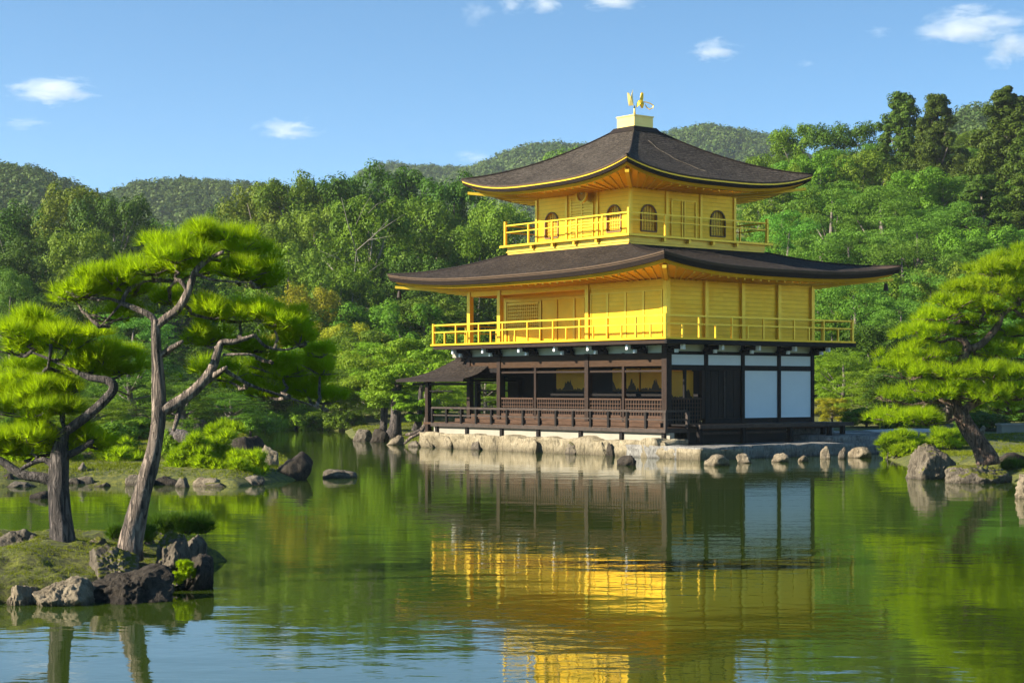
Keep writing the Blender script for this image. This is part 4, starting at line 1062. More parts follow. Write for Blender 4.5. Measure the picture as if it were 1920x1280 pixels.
TREES = [
 # left wood, back
 ('broad', 'l_dark', 30, 385, 150, 190, 'dark round tree at the left picture edge below the hill'),
 ('broad', 'l_olive', 130, 352, 150, 150, 'olive yellow topped tree on the left skyline above the short pine'),
 ('broad', 'l_dark', 212, 366, 142, 120, 'dark tree right of the olive topped one on the left'),
 ('broad', 'l_dark', 90, 440, 128, 180, 'dark tree with heavy shaded crown behind the short pine'),
 ('broad', 'l_olive', 150, 432, 122, 150, 'olive green clumped tree left of the tall pine crown'),
 ('broad', 'l_dark', 10, 470, 118, 170, 'very dark tree at the left edge behind the pines'),
 ('broad', 'l_mid', 300, 418, 170, 130, 'mid green tree in the dip below the central hill'),
 ('broad', 'l_olive', 360, 425, 165, 120, 'olive tree behind the top of the tall pine'),
 ('broad', 'l_dark', 437, 382, 160, 90, 'small dark tree right of the tall pine top'),
 ('broad', 'l_olive', 497, 345, 152, 130, 'olive skyline tree left of the wavy topped one'),
 ('broad', 'l_mid', 560, 333, 150, 110, 'green skyline tree with ragged top in the middle left wood'),
 ('broad', 'l_dark', 632, 333, 150, 120, 'dark skyline tree left of the big dome tree'),
 ('broad', 'l_dark', 722, 313, 156, 150, 'big dark dome shaped tree highest in the left wood'),
 ('broad', 'l_dark', 852, 333, 150, 130, 'dark dome tree just left of the upper roof'),
 ('broad', 'l_mid', 790, 372, 146, 110, 'mid green tree between the two dark domes'),
 ('broad', 'l_olive', 935, 378, 140, 130, 'light olive tree directly left of the third storey'),
 # left wood, middle
 ('broad', 'l_olive', 480, 420, 130, 150, 'olive tree with open limbs right of the tall pine crown'),
 ('broad', 'l_olive', 590, 392, 132, 150, 'light olive tree below the ragged skyline tree'),
 ('broad', 'l_mid', 820, 430, 128, 150, 'green tree left of the upper balcony'),
 ('broad', 'l_dark', 790, 480, 122, 150, 'dark shaded tree above the left lower roof tip'),
 ('broad', 'l_mid', 900, 425, 125, 140, 'green tree behind the left end of the upper balcony'),
 ('broad', 'l_olive', 540, 465, 118, 160, 'olive tree in the middle of the left wood'),
 ('broad', 'l_mid', 640, 500, 115, 150, 'mid green tree above the yellow one'),
 ('broad', 'l_yellow', 575, 540, 108, 140, 'yellow green tree right of the tall pine'),
 ('broad', 'l_mid', 800, 560, 108, 160, 'green tree behind the open balcony corner'),
 ('broad', 'l_dark', 900, 520, 112, 160, 'dark tree seen through the open balcony corner'),
 ('broad', 'l_yellow', 660, 610, 101, 130, 'yellow green low tree behind the shore trees'),
 ('broad', 'l_fresh', 590, 640, 99, 140, 'fresh green tree on the far shore behind the tall pine branch'),
 ('broad', 'l_mid', 500, 560, 110, 150, 'green tree behind the right pads of the tall pine'),
 ('pine', 'l_pine', 20, 505, 104, 110, 'bluish pine at the left picture edge'),
 ('pine', 'l_pine', 250, 590, 96, 180, 'bluish pine behind the tall pine trunk'),
 ('broad', 'l_dark', 330, 500, 115, 190, 'dark tree behind the tall pine crown'),
 ('broad', 'l_dark', 220, 480, 112, 180, 'dark tree between the two near pines'),
 # right wood, skyline
 ('broad', 'l_mid', 1075, 280, 330, 120, 'green tree on the hill just left of the roof apex'),
 ('broad', 'l_mid', 1440, 292, 170, 110, 'mid green tree above the right half of the upper roof'),
 ('broad', 'l_mid', 1500, 238, 172, 130, 'pointed green tree first on the right skyline'),
 ('broad', 'l_dark', 1582, 230, 165, 130, 'second pointed tree on the right skyline'),
 ('cedar', 'l_cedar', 1690, 176, 160, 140, 'tall conifer with bare pale trunk on the right skyline'),
 ('cedar', 'l_cedar', 1757, 178, 155, 120, 'tall narrow topped conifer right of the bare trunked one'),
 ('cedar', 'l_cedar', 1890, 168, 145, 170, 'tallest conifer at the right picture edge'),
 ('broad', 'l_mid', 1820, 250, 190, 130, 'mid green tree between the tall conifers'),
 ('cedar', 'l_cedar', 1940, 230, 135, 150, 'dark conifer cut by the right picture edge'),
 ('cedar', 'l_cedar', 1840, 330, 130, 150, 'dark lower conifer beside the right picture edge'),
 ('broad', 'l_olive', 1620, 288, 150, 130, 'olive rounded tree below the second pointed one'),
 ('broad', 'l_mid', 1535, 292, 150, 130, 'green tree above the right tip of the upper roof'),
 ('broad', 'l_olive', 1470, 315, 140, 130, 'olive tree just above the right slope of the upper roof'),
 ('broad', 'l_mid', 1730, 320, 140, 150, 'green tree at the foot of the two tall conifers'),
 # right wood, soft pines on the slope
 ('pine', 'l_pine', 1560, 345, 132, 170, 'soft bluish pine right of the upper roof tip'),
 ('pine', 'l_pine', 1650, 352, 128, 170, 'soft bluish pine highest on the middle slope'),
 ('pine', 'l_pine', 1760, 385, 126, 170, 'soft bluish pine below the tall conifers'),
 ('pine', 'l_pine', 1480, 400, 124, 160, 'soft pine right of the upper balcony'),
 ('pine', 'l_pine', 1590, 430, 118, 180, 'soft pine above the lower roof tip'),
 ('pine', 'l_pine', 1690, 450, 115, 180, 'soft pine in the middle of the right slope'),
 ('pine', 'l_pine', 1830, 450, 118, 160, 'soft pine behind the bright leaning pine top'),
 ('broad', 'l_olive', 1790, 500, 106, 150, 'olive tree left of the bright leaning pine top'),
 ('pine', 'l_pine', 1600, 520, 104, 170, 'soft pine right of the lower roof tip'),
 ('pine', 'l_pine', 1690, 560, 100, 160, 'soft pine behind the left pads of the leaning pine'),
 ('broad', 'l_mid', 1560, 590, 96, 120, 'green tree behind the balcony right end'),
 ('broad', 'l_dark', 1640, 610, 93, 140, 'dark tree right of the white shutters'),
]
for i, T in enumerate(TREES): tree(*T)
SHORE = [
 ('pine', 'l_fresh', 60, 690, 60, 210, 'fresh green pine on the left bank behind the short pine', None),
 ('pine', 'l_pine', 245, 640, 66, 190, 'bluish pine on the left bank right behind the tall trunk', None),
 ('pine', 'l_mid', 345, 715, 62, 170, 'green pine on the left bank under the fork of the tall pine', None),
 ('pine', 'l_fresh', 165, 745, 54, 170, 'fresh low pine on the left bank between the two near trunks', None),
 ('pine', 'l_mid', 430, 735, 74, 150, 'green pine on the left bank beside the channel', None),
 ('shrub', 'l_fresh', 20, 830, 48, 130, 'bright rounded shrub at the left edge of the bank', None),
 ('shrub', 'l_mid', 210, 838, 48, 110, 'green shrub low on the bank left of the tall trunk', None),
 ('shrub', 'l_fresh', 330, 850, 47, 70, 'small bright shrub by the fallen log', None),
 ('pine', 'l_fresh', 720, 640, 80, 150, 'layered bright pine on the mossy point left of the porch', .5),
 ('pine', 'l_fresh', 800, 655, 84, 130, 'layered bright pine seen through the porch', .5),
 ('pine', 'l_fresh', 910, 690, 90, 130, 'bright tree seen through the open ground floor bay', .5),
 ('pine', 'l_mid', 640, 690, 92, 120, 'mid green shore tree left of the layered bright pine', None),
 ('broad', 'l_dark', 470, 690, 95, 170, 'dark shore tree behind the long branch of the tall pine', None),
 ('broad', 'l_dark', 360, 700, 90, 160, 'dark tree behind the fork of the tall pine', None),
 ('pine', 'l_fresh', 1580, 660, 84, 130, 'layered green pine right of the white shutters', None),
 ('pine', 'l_fresh', 1640, 690, 80, 120, 'layered green pine behind the deck end', None),
 ('broad', 'l_yellow', 1560, 745, 82, 60, 'small yellowish tree by the deck end', None),
 ('broad', 'l_dark', 1690, 700, 78, 150, 'dark tree under the left pads of the leaning pine', None),
 ('broad', 'l_dark', 1880, 690, 82, 170, 'dark tree behind the leaning pine trunk', None),
 ('broad', 'l_dark', 1780, 690, 84, 150, 'dark tree behind the middle of the leaning pine', None),
 ('shrub', 'l_fresh', 560, 745, 95, 120, 'low bright shrub on the far shore', None),
 ('shrub', 'l_fresh', 500, 752, 92, 100, 'low fresh shrub at the end of the channel', None),
 ('shrub', 'l_mid', 645, 760, 92, 90, 'rounded green shrub on the far shore right of the channel', None),
 ('shrub', 'l_mid', 470, 765, 80, 90, 'mid green shrub on the left bank by the channel', None),
 ('shrub', 'l_fresh', 230, 800, 60, 150, 'fresh shrub on the bank behind the tall trunk', None),
 ('shrub', 'l_fresh', 160, 815, 56, 130, 'fresh shrub on the bank between the pines', None),
 ('shrub', 'l_mid', 60, 800, 60, 150, 'green shrub on the bank at the left edge', None),
 ('shrub', 'l_dark', 385, 775, 68, 110, 'dark shrub on the bank right of the tall pine', None),
 ('shrub', 'l_fresh', 1625, 770, 76, 100, 'rounded shrub behind the stone terrace', None),
 ('shrub', 'l_mid', 1700, 765, 72, 110, 'rounded shrub behind the path on the right', None),
 ('shrub', 'l_dark', 1840, 770, 74, 110, 'dark shrub on the lawn behind the leaning trunk', None),
 ('shrub', 'l_dark', 1930, 765, 78, 130, 'dark shrub behind the low pale wall', None),
]
for i, (k, m_, px, yt, Y, w, lab, b) in enumerate(SHORE): tree(k, m_, px, yt, Y, w, lab, base=b)
# the tree with bare pale limbs in the left wood
e = tree('broad', 'l_mid', 690, 372, 124, 170, 'tree with bare pale limbs showing in the left wood', bark='bark_pale', var=0)
mb = MB(); rn = random.Random(8); b0 = e.location
def tw(a, b, r): mb.tube([a, a.lerp(b, .5) + Vector((rn.uniform(-.1,.1), 0, rn.uniform(-.1,.15))), b], [r, r*.7, r*.25], 5)
for (a, b, r) in (((655,680),(668,470),.16), ((668,470),(640,370),.09), ((672,560),(640,600),.06), ((668,470),(730,410),.08), ((700,440),(760,400),.05), ((668,500),(600,470),.06),
                  ((660,540),(720,490),.06), ((655,600),(610,570),.05), ((690,450),(745,440),.04), ((668,420),(700,360),.05), ((640,470),(590,490),.03), ((690,400),(725,375),.04)):
    tw(P(a[0], a[1], 120.6)-b0, P(b[0], b[1], 119.4)-b0, r*.42)
o = mb.build('bare_limbs', M['bark_pale'], None, smooth=True); o.parent = e
o.matrix_parent_inverse = Matrix.Identity(4); o.location = (0,0,0)
o.matrix_basis = (Matrix.Rotation(e.rotation_euler.z, 4, 'Z') @ Matrix.Diagonal((*e.scale, 1))).inverted()
# tree with pale limb behind the upper roof's right tip
# rest of the wood, indistinguishable trees between the ones above
rn = random.Random(12)
skyx = [-80, 30, 130, 220, 300, 420, 500, 600, 720, 800, 860, 930, 1000, 1400, 1440, 1500, 1600, 1690, 1760, 1820, 1900, 2000]
skyy = [370, 385, 352, 366, 420, 400, 345, 335, 313, 372, 333, 378, 380, 320, 292, 245, 240, 200, 200, 240, 190, 200]
for Y, dy, step in ((165, 45, 105), (140, 105, 105), (122, 165, 105), (108, 235, 100), (99, 300, 95)):
    for side in (0, 1):
        x = (-70 if side == 0 else 1400) + rn.uniform(0, 60); x_end = 960 if side == 0 else 2010
        while x < x_end:
            base_y = np.interp(x, skyx, skyy); yt = base_y + dy*(1.0 if side == 0 else 1.25) + rn.uniform(-20, 30)
            yt = min(yt, 690)
            k = 'broad' if side == 0 else rn.choice(['broad', 'pine'])
            if side == 0:
                m_ = rn.choice(['l_dark', 'l_mid', 'l_olive', 'l_mid'] if x > 420 else ['l_dark', 'l_dark', 'l_dark', 'l_mid'])
                lab, grp = 'green tree crowded among others in the wood left of the pavilion', 'trees of the left wood'
            else:
                m_ = rn.choice(['l_pine', 'l_mid', 'l_olive']) if k == 'broad' else 'l_pine'
                lab, grp = ('green leafy tree crowded on the slope right of the pavilion' if k == 'broad' else 'soft green pine crowded on the slope right of the pavilion'), 'trees of the right slope'
            tree(k, m_, x, yt, Y + rn.uniform(-4, 4), step*rn.uniform(1.35, 1.75), lab, grp)
            x += step*rn.uniform(.8, 1.2)

# far wooded hills: one mass of small crowns for each hill
def far_forest(k, n, rr_, x0, x1, name_seed):
    D, L, can, sky_ = HILLS[k]; rng = np.random.RandomState(name_seed)
    px = rng.uniform(x0, x1, n); q = rng.uniform(0, 1, n)**.7; Y = D - L*.62*(1-q) + rng.uniform(-3, 6, n); X = (px-CX)/F*Y
    g = ground_h(X, Y); own = np.where(Y > 160, hill_h(X, Y, k), -5); ok = own >= g - .8
    X, Y, g = X[ok], Y[ok], g[ok]; n = len(X)
    m = 110; S = (.5 + 1.15*rng.rand(n)**2.0)*rr_
    d = rdirs(rng, n*m, .25).reshape(n, m, 3); lob = 1 + .28*np.sin(d[..., 0]*5 + rng.uniform(0, 6, (n, 1)))*np.cos(d[..., 1]*5 + rng.uniform(0, 6, (n, 1)))
    tall = rng.uniform(.75, 1.2, (n, 1)) + .5*(rng.rand(n, 1) < .06)
    C = d * (S[:, None]*lob*rng.uniform(.75, 1.05, (n, m)))[..., None]; C[..., 2] *= tall
    C += np.stack([X, Y, g + can - 1.15*S*tall[:, 0] + rng.uniform(-1.4, 1.2, n)], 1)[:, None, :]
    N = d + rng.normal(size=d.shape)*.35; N[..., 2] += .3; N /= np.linalg.norm(N, axis=-1)[..., None]
    V = leafquads(C.reshape(-1, 3), N.reshape(-1, 3), np.repeat(S, m)*rng.uniform(.22, .40, n*m), rng, .75)
    o = link(bpy.data.objects.new('hill_forest', np_mesh('hill_forest', V, 4, M['l_far'])))
    return tag(o, ['dense forest covering the hill at the far left', 'dense forest covering the low hill behind the tall pine', 'dense forest on the rounded peak left of the upper roof',
                   'dense forest on the ridge rising to the upper roof', 'dense bluish forest on the long ridge right of the roof apex', 'dense forest on the slope between the tall right conifers'][k],
               'forest', None, 'stuff')
for k, n, r_, x0, x1 in ((0, 2500, 2.4, -200, 420), (1, 2800, 2.7, 60, 800), (2, 2300, 3.7, 560, 1080), (3, 2000, 3.6, 740, 1260), (4, 3000, 3.6, 1060, 1720), (5, 1400, 2.8, 1600, 2060)):
    far_forest(k, n, r_, x0, x1, 200+k)

# ------------------------------------------------------------------ near pines: needle tufts on pads
def needle_pad(rng, c, rx, ry, rz, n_tuft, n_need, length, width, up=.8):
    """tufts through a flattened cushion; thin tapering needles fan up and out"""
    nl = 15; ld = rdirs(rng, nl, .0) * rng.uniform(.35, 1.0, (nl, 1)); ls = rng.uniform(.20, .40, nl)
    pick = rng.choice(nl, n_tuft, p=ls**2/np.sum(ls**2))
    d = rdirs(rng, n_tuft, .7); rad_ = rng.uniform(0.15, 1, (n_tuft, 1))**.5
    T = np.array(c) + (ld[pick] + d*rad_*ls[pick][:, None]*np.array([1, 1, .9]))*np.array([rx, ry, rz])
    ax = d*np.array([.8, .8, .4]) + np.array([0, 0, up]) + rng.normal(size=d.shape)*.25
    ax /= np.linalg.norm(ax, axis=1)[:, None]
    A = np.repeat(ax, n_need, 0) + rng.normal(size=(n_tuft*n_need, 3))*.42; A /= np.linalg.norm(A, axis=1)[:, None]
    B = np.repeat(T, n_need, 0) + A*length*.08; L = length*rng.uniform(.6, 1.15, (len(A), 1))
    side = np.cross(A, rng.normal(size=A.shape)); side /= np.linalg.norm(side, axis=1)[:, None] + 1e-9
    return np.stack([B - side*width*.5, B + side*width*.5, B + A*L], 1).reshape(-1, 3)
def near_pine(name, label, Y, limb_px, pads, mats, bark, seed, length, width, dens, base_label='tree', dep=.8, needle_n=15, twig_r=.014, tree_base=None, push=.22, thick=1.0):
    """limb_px: list of (points (px,py,dy), radii); pads: (cx,cy,rx,ry,dy,material index)"""
    rng = np.random.RandomState(seed); rn = random.Random(seed); k = Y/F
    base = P(*limb_px[0][0][0][:2], Y) if tree_base is None else tree_base
    root = empty(name, base, 0, label, base_label)
    mb = MB(); nodes = []
    for i, (pts, rs) in enumerate(limb_px):
        q = [P(p[0], p[1], Y + (p[2] if len(p) > 2 else 0)) for p in pts]
        # smooth the limb
        Q, R = [], []
        for j in range(len(q)-1):
            p0 = q[max(j-1, 0)]; p1 = q[j]; p2 = q[j+1]; p3 = q[min(j+2, len(q)-1)]
            for s in range(7):
                u = s/7; a = 2*p1; b = (p2-p0)*u; c_ = (2*p0-5*p1+4*p2-p3)*u*u; d_ = (-p0+3*p1-3*p2+p3)*u**3
                Q.append((a+b+c_+d_)*.5); R.append((rs[j]+(rs[j+1]-rs[j])*u)*thick)
        Q.append(q[-1]); R.append(rs[-1]*thick)
        mb2 = mb if i else MB()
        nr = 22 if R[0]*2 > 30*k else 10
        loc = [p-base for p in Q]
        if i == 0: loc[0] = loc[0] - Vector((0, 0, .12))
        mb2.tube(loc, R, nr, wob=.22, seed=seed+i)
        if i == 0: trunk = mb2.build('trunk', M[bark], root, smooth=True)
        nodes += [(p-base, r) for p, r in list(zip(Q, R))[len(Q)//3:]]
    tws = mb
    for (cx_, cy_, rx, ry, dy, mi) in pads:
        dy += push; c = P(cx_, cy_, Y+dy)-base; RX, RZ = rx*k, ry*k; RY = RX*dep
        n = int(dens*(rx*ry)**.82 * (.55 if dy > .45 else 1))
        V = needle_pad(rng, c, RX, RY, RZ, n, needle_n, length, width)
        o = link(bpy.data.objects.new('needle_pad', np_mesh('needle_pad', V, 3, M[mats[mi]])), root)
        # twigs from the nearest limb fan under the pad
        nd = min(nodes, key=lambda t_: (t_[0]-c).length + (0 if t_[0].z < c.z + .1 else .6))
        mid = c - Vector((0, 0, RZ*.55))
        cp = [nd[0].lerp(mid, u) + Vector((noise.noise(Vector((u*4, cx_, 0)))*.22*RX, noise.noise(Vector((u*4, cy_, 5)))*.22*RX, (noise.noise(Vector((u*3, cx_, 9)))*.5 - .5*math.sin(math.pi*u))*RZ*.5)) * math.sin(math.pi*u) for u in [i_/8 for i_ in range(9)]]
        if (nd[0]-mid).length < 2.2*RX: tws.tube(cp, [twig_r*(1.8 - .9*i_/8) for i_ in range(9)], 6)
        for s in range(8):
            a = rn.uniform(0, 6.28); e_ = c + Vector((math.cos(a)*RX*.8, math.sin(a)*RY*.8, rn.uniform(-.45, .2)*RZ))
            m_ = mid.lerp(e_, .5) + Vector((rn.uniform(-.1,.1)*RX, rn.uniform(-.1,.1)*RX, rn.uniform(-.2, .1)*RZ))
            tws.tube([mid, m_, e_], [twig_r*.9, twig_r*.6, twig_r*.25], 5)
            e2 = m_ + (e_-m_)*.7 + Vector((rn.uniform(-.25,.25)*RX, rn.uniform(-.2,.2)*RX, rn.uniform(0, .4)*RZ)); tws.tube([m_, e2], [twig_r*.5, twig_r*.2], 4)
    tws.build('branches', M[bark], root, smooth=True)
    return root
k20 = 20.3/F
near_pine('pine_tree', 'tall bright green pine with leaning grey trunk on the near island', 20.3,
  [([(243,1030),(262,945),(286,855),(298,780),(296,700),(293,640),(292,600)], [v*k20 for v in (32,25,20,18,15,12.5,10)]),
   ([(292,612),(285,594),(258,580),(228,568,.1)], [v*k20 for v in (10,9,8,6)]),
   ([(292,612),(312,596),(335,578),(352,548),(366,510),(388,488),(418,472,-.2)], [v*k20 for v in (11,11,11,10,8,7,4)]),
   ([(228,568,.1),(240,545,.1),(262,530,.2),(290,526,.3)], [v*k20 for v in (6,5,4,2)]),
   ([(228,568,.1),(205,560),(170,558,-.2)], [v*k20 for v in (5,3,1.5)]),
   ([(228,568,.1),(200,600,.1),(186,612,.2)], [v*k20 for v in (4,2.5,1.2)]),
   ([(305,768),(335,752),(368,728),(395,695),(408,660),(416,642),(440,640),(478,628)], [v*k20 for v in (15,15,14,12,10,8,7,4)]),
   ([(372,722),(400,705),(425,688,-.2)], [v*k20 for v in (11,9,4)]),
   ([(415,690),(470,722,.2),(540,745,.4),(612,768,.6)], [v*k20 for v in (6,4.5,3,1.2)]),
   ([(478,628),(500,650,.1),(540,655,.2),(580,640,.3)], [v*k20 for v in (4,3.4,2.6,1.2)]),
   ([(418,665),(470,665),(510,680,.2)], [v*k20 for v in (4,3,1.2)]),
   ([(296,670),(318,655),(342,640,-.3)], [v*k20 for v in (10,8,4)]),
   ([(342,755),(334,778),(326,806,-.2)], [v*k20 for v in (9,7,4)]),
   ([(366,512),(400,525),(470,530)], [v*k20 for v in (5,3.5,1.5)]),
   ([(352,545),(335,525),(318,540,.2)], [v*k20 for v in (6,5,3)])],
  [(395,440,62,24,.1,0),(440,462,70,24,.3,0),(330,478,80,30,-.1,0),(285,500,70,28,.1,0),(215,522,70,26,0,0),(165,548,52,18,-.1,0),
   (240,548,58,20,.4,1),(365,505,60,22,.5,1),(455,512,66,24,.1,0),(490,530,40,18,.3,1),(320,560,50,20,.5,1),(215,590,62,20,.3,1),
   (400,585,62,26,0,0),(450,590,70,26,.3,0),(520,600,60,26,0,0),(560,632,42,26,.2,0),(385,635,44,22,.2,1),(470,650,70,20,.6,1),(430,700,90,30,.9,1),(530,690,80,30,.8,0),(575,725,60,26,.9,0),(600,690,46,24,.7,0),(605,748,44,18,.9,0),(500,735,60,18,.9,0),(600,660,34,18,.5,0),(480,480,46,18,.5,1),(140,556,40,14,.2,0)],
  ['n_bright', 'n_mid', 'n_mid'], 'bark', 3, .165, .0062, .62, needle_n=19, thick=.75)
near_pine('pine_tree', 'short broad pine with dark trunk at the left edge of the near island', 20.9,
  [([(118,1028),(113,960),(110,905),(112,850),(120,810)], [v*k20 for v in (31,25,22,19,12)]),
   ([(108,905),(80,895),(40,888),(0,862),(-40,850)], [v*k20 for v in (13,13,11,9,6)]),
   ([(108,880),(85,862),(60,868),(35,882)], [v*k20 for v in (9,7,5,4)]),
   ([(112,860),(150,842),(175,826)], [v*k20 for v in (10,8,4)]),
   ([(120,812),(138,798),(168,775),(198,748),(213,728),(204,714),(170,708),(150,700)], [v*k20 for v in (10,11,11,11,10,9,8,5)]),
   ([(150,700),(110,680,.1),(60,660,.2)], [v*k20 for v in (5,4,2)]),
   ([(95,645),(95,660),(90,690,.2)], [v*k20 for v in (4,4,3)])],
  [(60,618,85,30,.1,0),(130,640,80,28,0,0),(30,650,70,28,.3,0),(180,672,75,30,.1,0),(225,690,50,22,.2,0),(150,690,70,20,.5,1),(60,690,80,22,.7,2),
   (40,735,80,24,0,0),(110,728,70,22,.2,0),(-20,745,80,26,0,0),(60,770,90,24,-.1,1),(120,765,60,18,.2,1),
   (60,820,80,24,-.1,0),(130,822,75,22,0,0),(0,830,70,24,.1,0),(60,845,80,16,.2,1),(-40,800,60,30,.4,1),(185,830,40,18,.3,1)],
  ['n_bright', 'n_mid', 'n_mid'], 'bark_dark', 5, .165, .0062, .62, needle_n=19, thick=.86)
k44 = 44.0/F
near_pine('pine_tree', 'broad bright leaning pine with layered pads on the right bank boulder', 44.0,
  [([(1852,862),(1836,832),(1815,800),(1800,775),(1792,755),(1800,720),(1796,690)], [v*k44 for v in (22,18,15,13,10,9,8)]),
   ([(1800,765),(1770,752),(1740,756)], [v*k44 for v in (9,6,2.5)]),
   ([(1802,775),(1830,755),(1880,742)], [v*k44 for v in (9,7,3)]),
   ([(1796,695),(1780,682),(1762,676)], [v*k44 for v in (8,6,3)]),
   ([(1796,690),(1812,655),(1808,640),(1790,635)], [v*k44 for v in (9,8,6,3)]),
   ([(1812,655),(1840,645),(1870,612),(1880,590),(1910,570)], [v*k44 for v in (7,7,6,5,3)]),
   ([(1875,605),(1850,600),(1800,604)], [v*k44 for v in (5,4,1.5)])],
  [(1905,490,50,22,.5,2),(1880,512,60,22,.2,2),(1930,520,60,26,.6,2),(1845,540,70,20,.1,2),(1910,552,60,20,.3,2),(1800,568,60,16,0,0),(1860,575,70,18,.4,0),(1930,585,60,22,.3,0),
   (1760,592,62,16,0,0),(1830,606,60,15,.5,1),(1735,625,66,18,0,0),(1810,625,60,14,.6,1),(1900,620,60,20,.7,0),
   (1715,665,68,20,0,0),(1785,655,70,20,.7,1),(1870,655,70,22,.6,0),(1930,660,60,24,.8,0),
   (1700,700,62,18,-.1,0),(1780,700,80,22,-.3,0),(1870,700,80,24,-.2,0),(1760,730,70,18,-.3,0),(1840,740,80,20,-.4,0),(1920,735,60,22,-.1,0),
   (1690,780,62,18,-.1,0),(1735,788,50,14,-.2,0),(1680,745,50,16,.6,1),(1900,765,60,18,.6,1)],
  ['n_bright', 'n_mid', 'n_yellow'], 'bark_red', 7, .24, .0135, .66, push=-.10, dep=.9, needle_n=17, twig_r=.026)
# low needle shrubs by the water
def needle_shrub(name, label, Y, pads, mat, seed, length, width, dens, ry=.8):
    rng = np.random.RandomState(seed); k = Y/F; base = P(pads[0][0], pads[0][1] + pads[0][3], Y)
    root = empty(name, base, 0, label, 'shrub'); Vs = []; mb = MB(); rn = random.Random(seed)
    for (cx_, cy_, rx, ry_, dy) in pads:
        c = P(cx_, cy_, Y+dy)-base; Vs.append(needle_pad(rng, c, rx*k, rx*k*ry, ry_*k, int(dens*(rx*ry_)**.82), 15, length, width))
        for s in range(6):
            b = c + Vector((rn.uniform(-.6,.6)*rx*k, rn.uniform(-.4,.4)*rx*k, -ry_*k)); mb.tube([b, c + Vector((rn.uniform(-.4,.4)*rx*k, 0, .3*ry_*k))], [.02, .006], 5)
    link(bpy.data.objects.new('foliage', np_mesh('foliage', np.concatenate(Vs), 3, M[mat])), root)
    mb.build('stems', M['bark_dark'], root)
needle_shrub('shrub', 'bright green spreading shrub over the rocks of the left bank', 43.0, [(400,850,60,40,0),(440,875,60,32,-.3),(370,860,50,40,.2),(470,892,36,16,-.4),(420,815,40,20,1.2),(350,885,30,22,.2)], 'n_mid', 31, .20, .020, 1.3)
needle_shrub('shrub', 'bright grassy shrub at the water left of the right bank boulders', 56.0, [(1700,832,55,22,0),(1750,826,50,20,.2),(1668,842,26,18,-.2),(1790,824,30,16,.6)], 'n_bright', 32, .22, .022, 1.3)
needle_shrub('shrub', 'small brownish yellow shrub at the water below the bright grassy one', 54.5, [(1698,848,26,12,0),(1680,850,14,9,.1)], 'n_yellow', 33, .18, .02, 1.2)
needle_shrub('shrub', 'dark low shrub on the back edge of the near island', 22.6, [(345,982,48,17,0),(300,985,26,16,.2),(380,990,20,9,0)], 'n_dark', 34, .13, .009, 1.6)
needle_shrub('moss_cushion', 'round bright moss cushion at the right end of the near island', 19.9, [(352,1068,18,17,0),(330,1085,14,12,-.1)], 'n_mid', 35, .05, .007, 4.5)
needle_shrub('shrub', 'small green tuft behind the foot of the tall pine', 21.4, [(275,1005,24,14,0),(215,1000,14,9,.3)], 'n_dark', 36, .11, .009, 1.6)
needle_shrub('shrub', 'green grass tuft right of the leaning pine foot', 44.6, [(1905,885,24,16,0)], 'n_dark', 37, .2, .02, 1.4)
needle_shrub('shrub', 'soft green low shrub on the bank behind the short pine trunk', 46.0, [(50,862,70,20,0),(10,852,50,24,.4),(110,850,50,20,.5)], 'n_mid', 41, .2, .018, 1.0)
needle_shrub('shrub', 'soft green low shrub spreading on the bank left of the tall trunk', 47.0, [(205,848,60,24,0),(240,862,40,16,-.4),(165,838,50,22,.5)], 'n_mid', 42, .2, .018, 1.0)
needle_shrub('shrub', 'darker soft shrub on the bank just right of the tall trunk', 49.0, [(325,835,40,22,0),(345,815,36,20,.6)], 'n_dark', 43, .2, .018, 1.1)
def tufts(name, label, pts_fn, x0, x1, y0, y1, n, length, width, mat, seed):
    rng = np.random.RandomState(seed); X = rng.uniform(x0, x1, n); Y = rng.uniform(y0, y1, n)
    Z, ok = pts_fn(X, Y); ok &= vnoise(X, Y, length*9, seed) > rng.uniform(.15, .75, n)
    B = np.stack([X, Y, Z-.004], 1)[ok]; m = 6; B = np.repeat(B, m, 0) + rng.normal(size=(len(B)*m, 3))*np.array([1, 1, 0])*length*.25
    A = rng.normal(size=B.shape)*np.array([.55, .55, .2]) + np.array([0, 0, 1]); A /= np.linalg.norm(A, axis=1)[:, None]
    sd_ = np.cross(A, rng.normal(size=A.shape)); sd_ /= np.linalg.norm(sd_, axis=1)[:, None] + 1e-9
    V = np.stack([B - sd_*width/2, B + sd_*width/2, B + A*length*rng.uniform(.4, 1.2, (len(B), 1))], 1).reshape(-1, 3)
    tag(link(bpy.data.objects.new(name, np_mesh(name, V, 3, M[mat]))), label, 'grass', None, 'stuff')
def on_isl(X, Y): h = isl_h(X, Y); return h, h > .14
def on_bank(X, Y): h = ground_h(X, Y); return h, (h > .16) & (h < 3)
M['grass_moss'] = m_leaf('moss_tufts', (.070, .095, .004), (.22, .24, .010), .35, spread=.05, nscale=1.6)
tufts('moss_tufts', 'short yellow green moss tufts covering the near island', on_isl, -9, -2.8, 18, 24.5, 26000, .035, .006, 'grass_moss', 51)
tufts('bank_grass', 'short mossy grass on the left bank', on_bank, -14, -4, 39.5, 62, 26000, .09, .014, 'grass_moss', 52)
tufts('lawn_grass', 'short yellowish grass on the right bank', on_bank, 10, 20, 37, 68, 26000, .09, .016, 'grass_moss', 53)
tufts('point_grass', 'short bright moss on the far point of land', on_bank, -12, -3, 66, 92, 14000, .10, .02, 'grass_moss', 54)
# driftwood log on the left bank
mb = MB(); mb.tube([P(318,818,47), P(345,818,46.6), P(372,836,46), P(404,851,45.5)], [.20, .17, .10, .03], 10, wob=.3, seed=2)
o = mb.build('fallen_log', M['bark_dark'], smooth=True); tag(o, 'brown fallen log sloping down the left bank to the shrub', 'log')
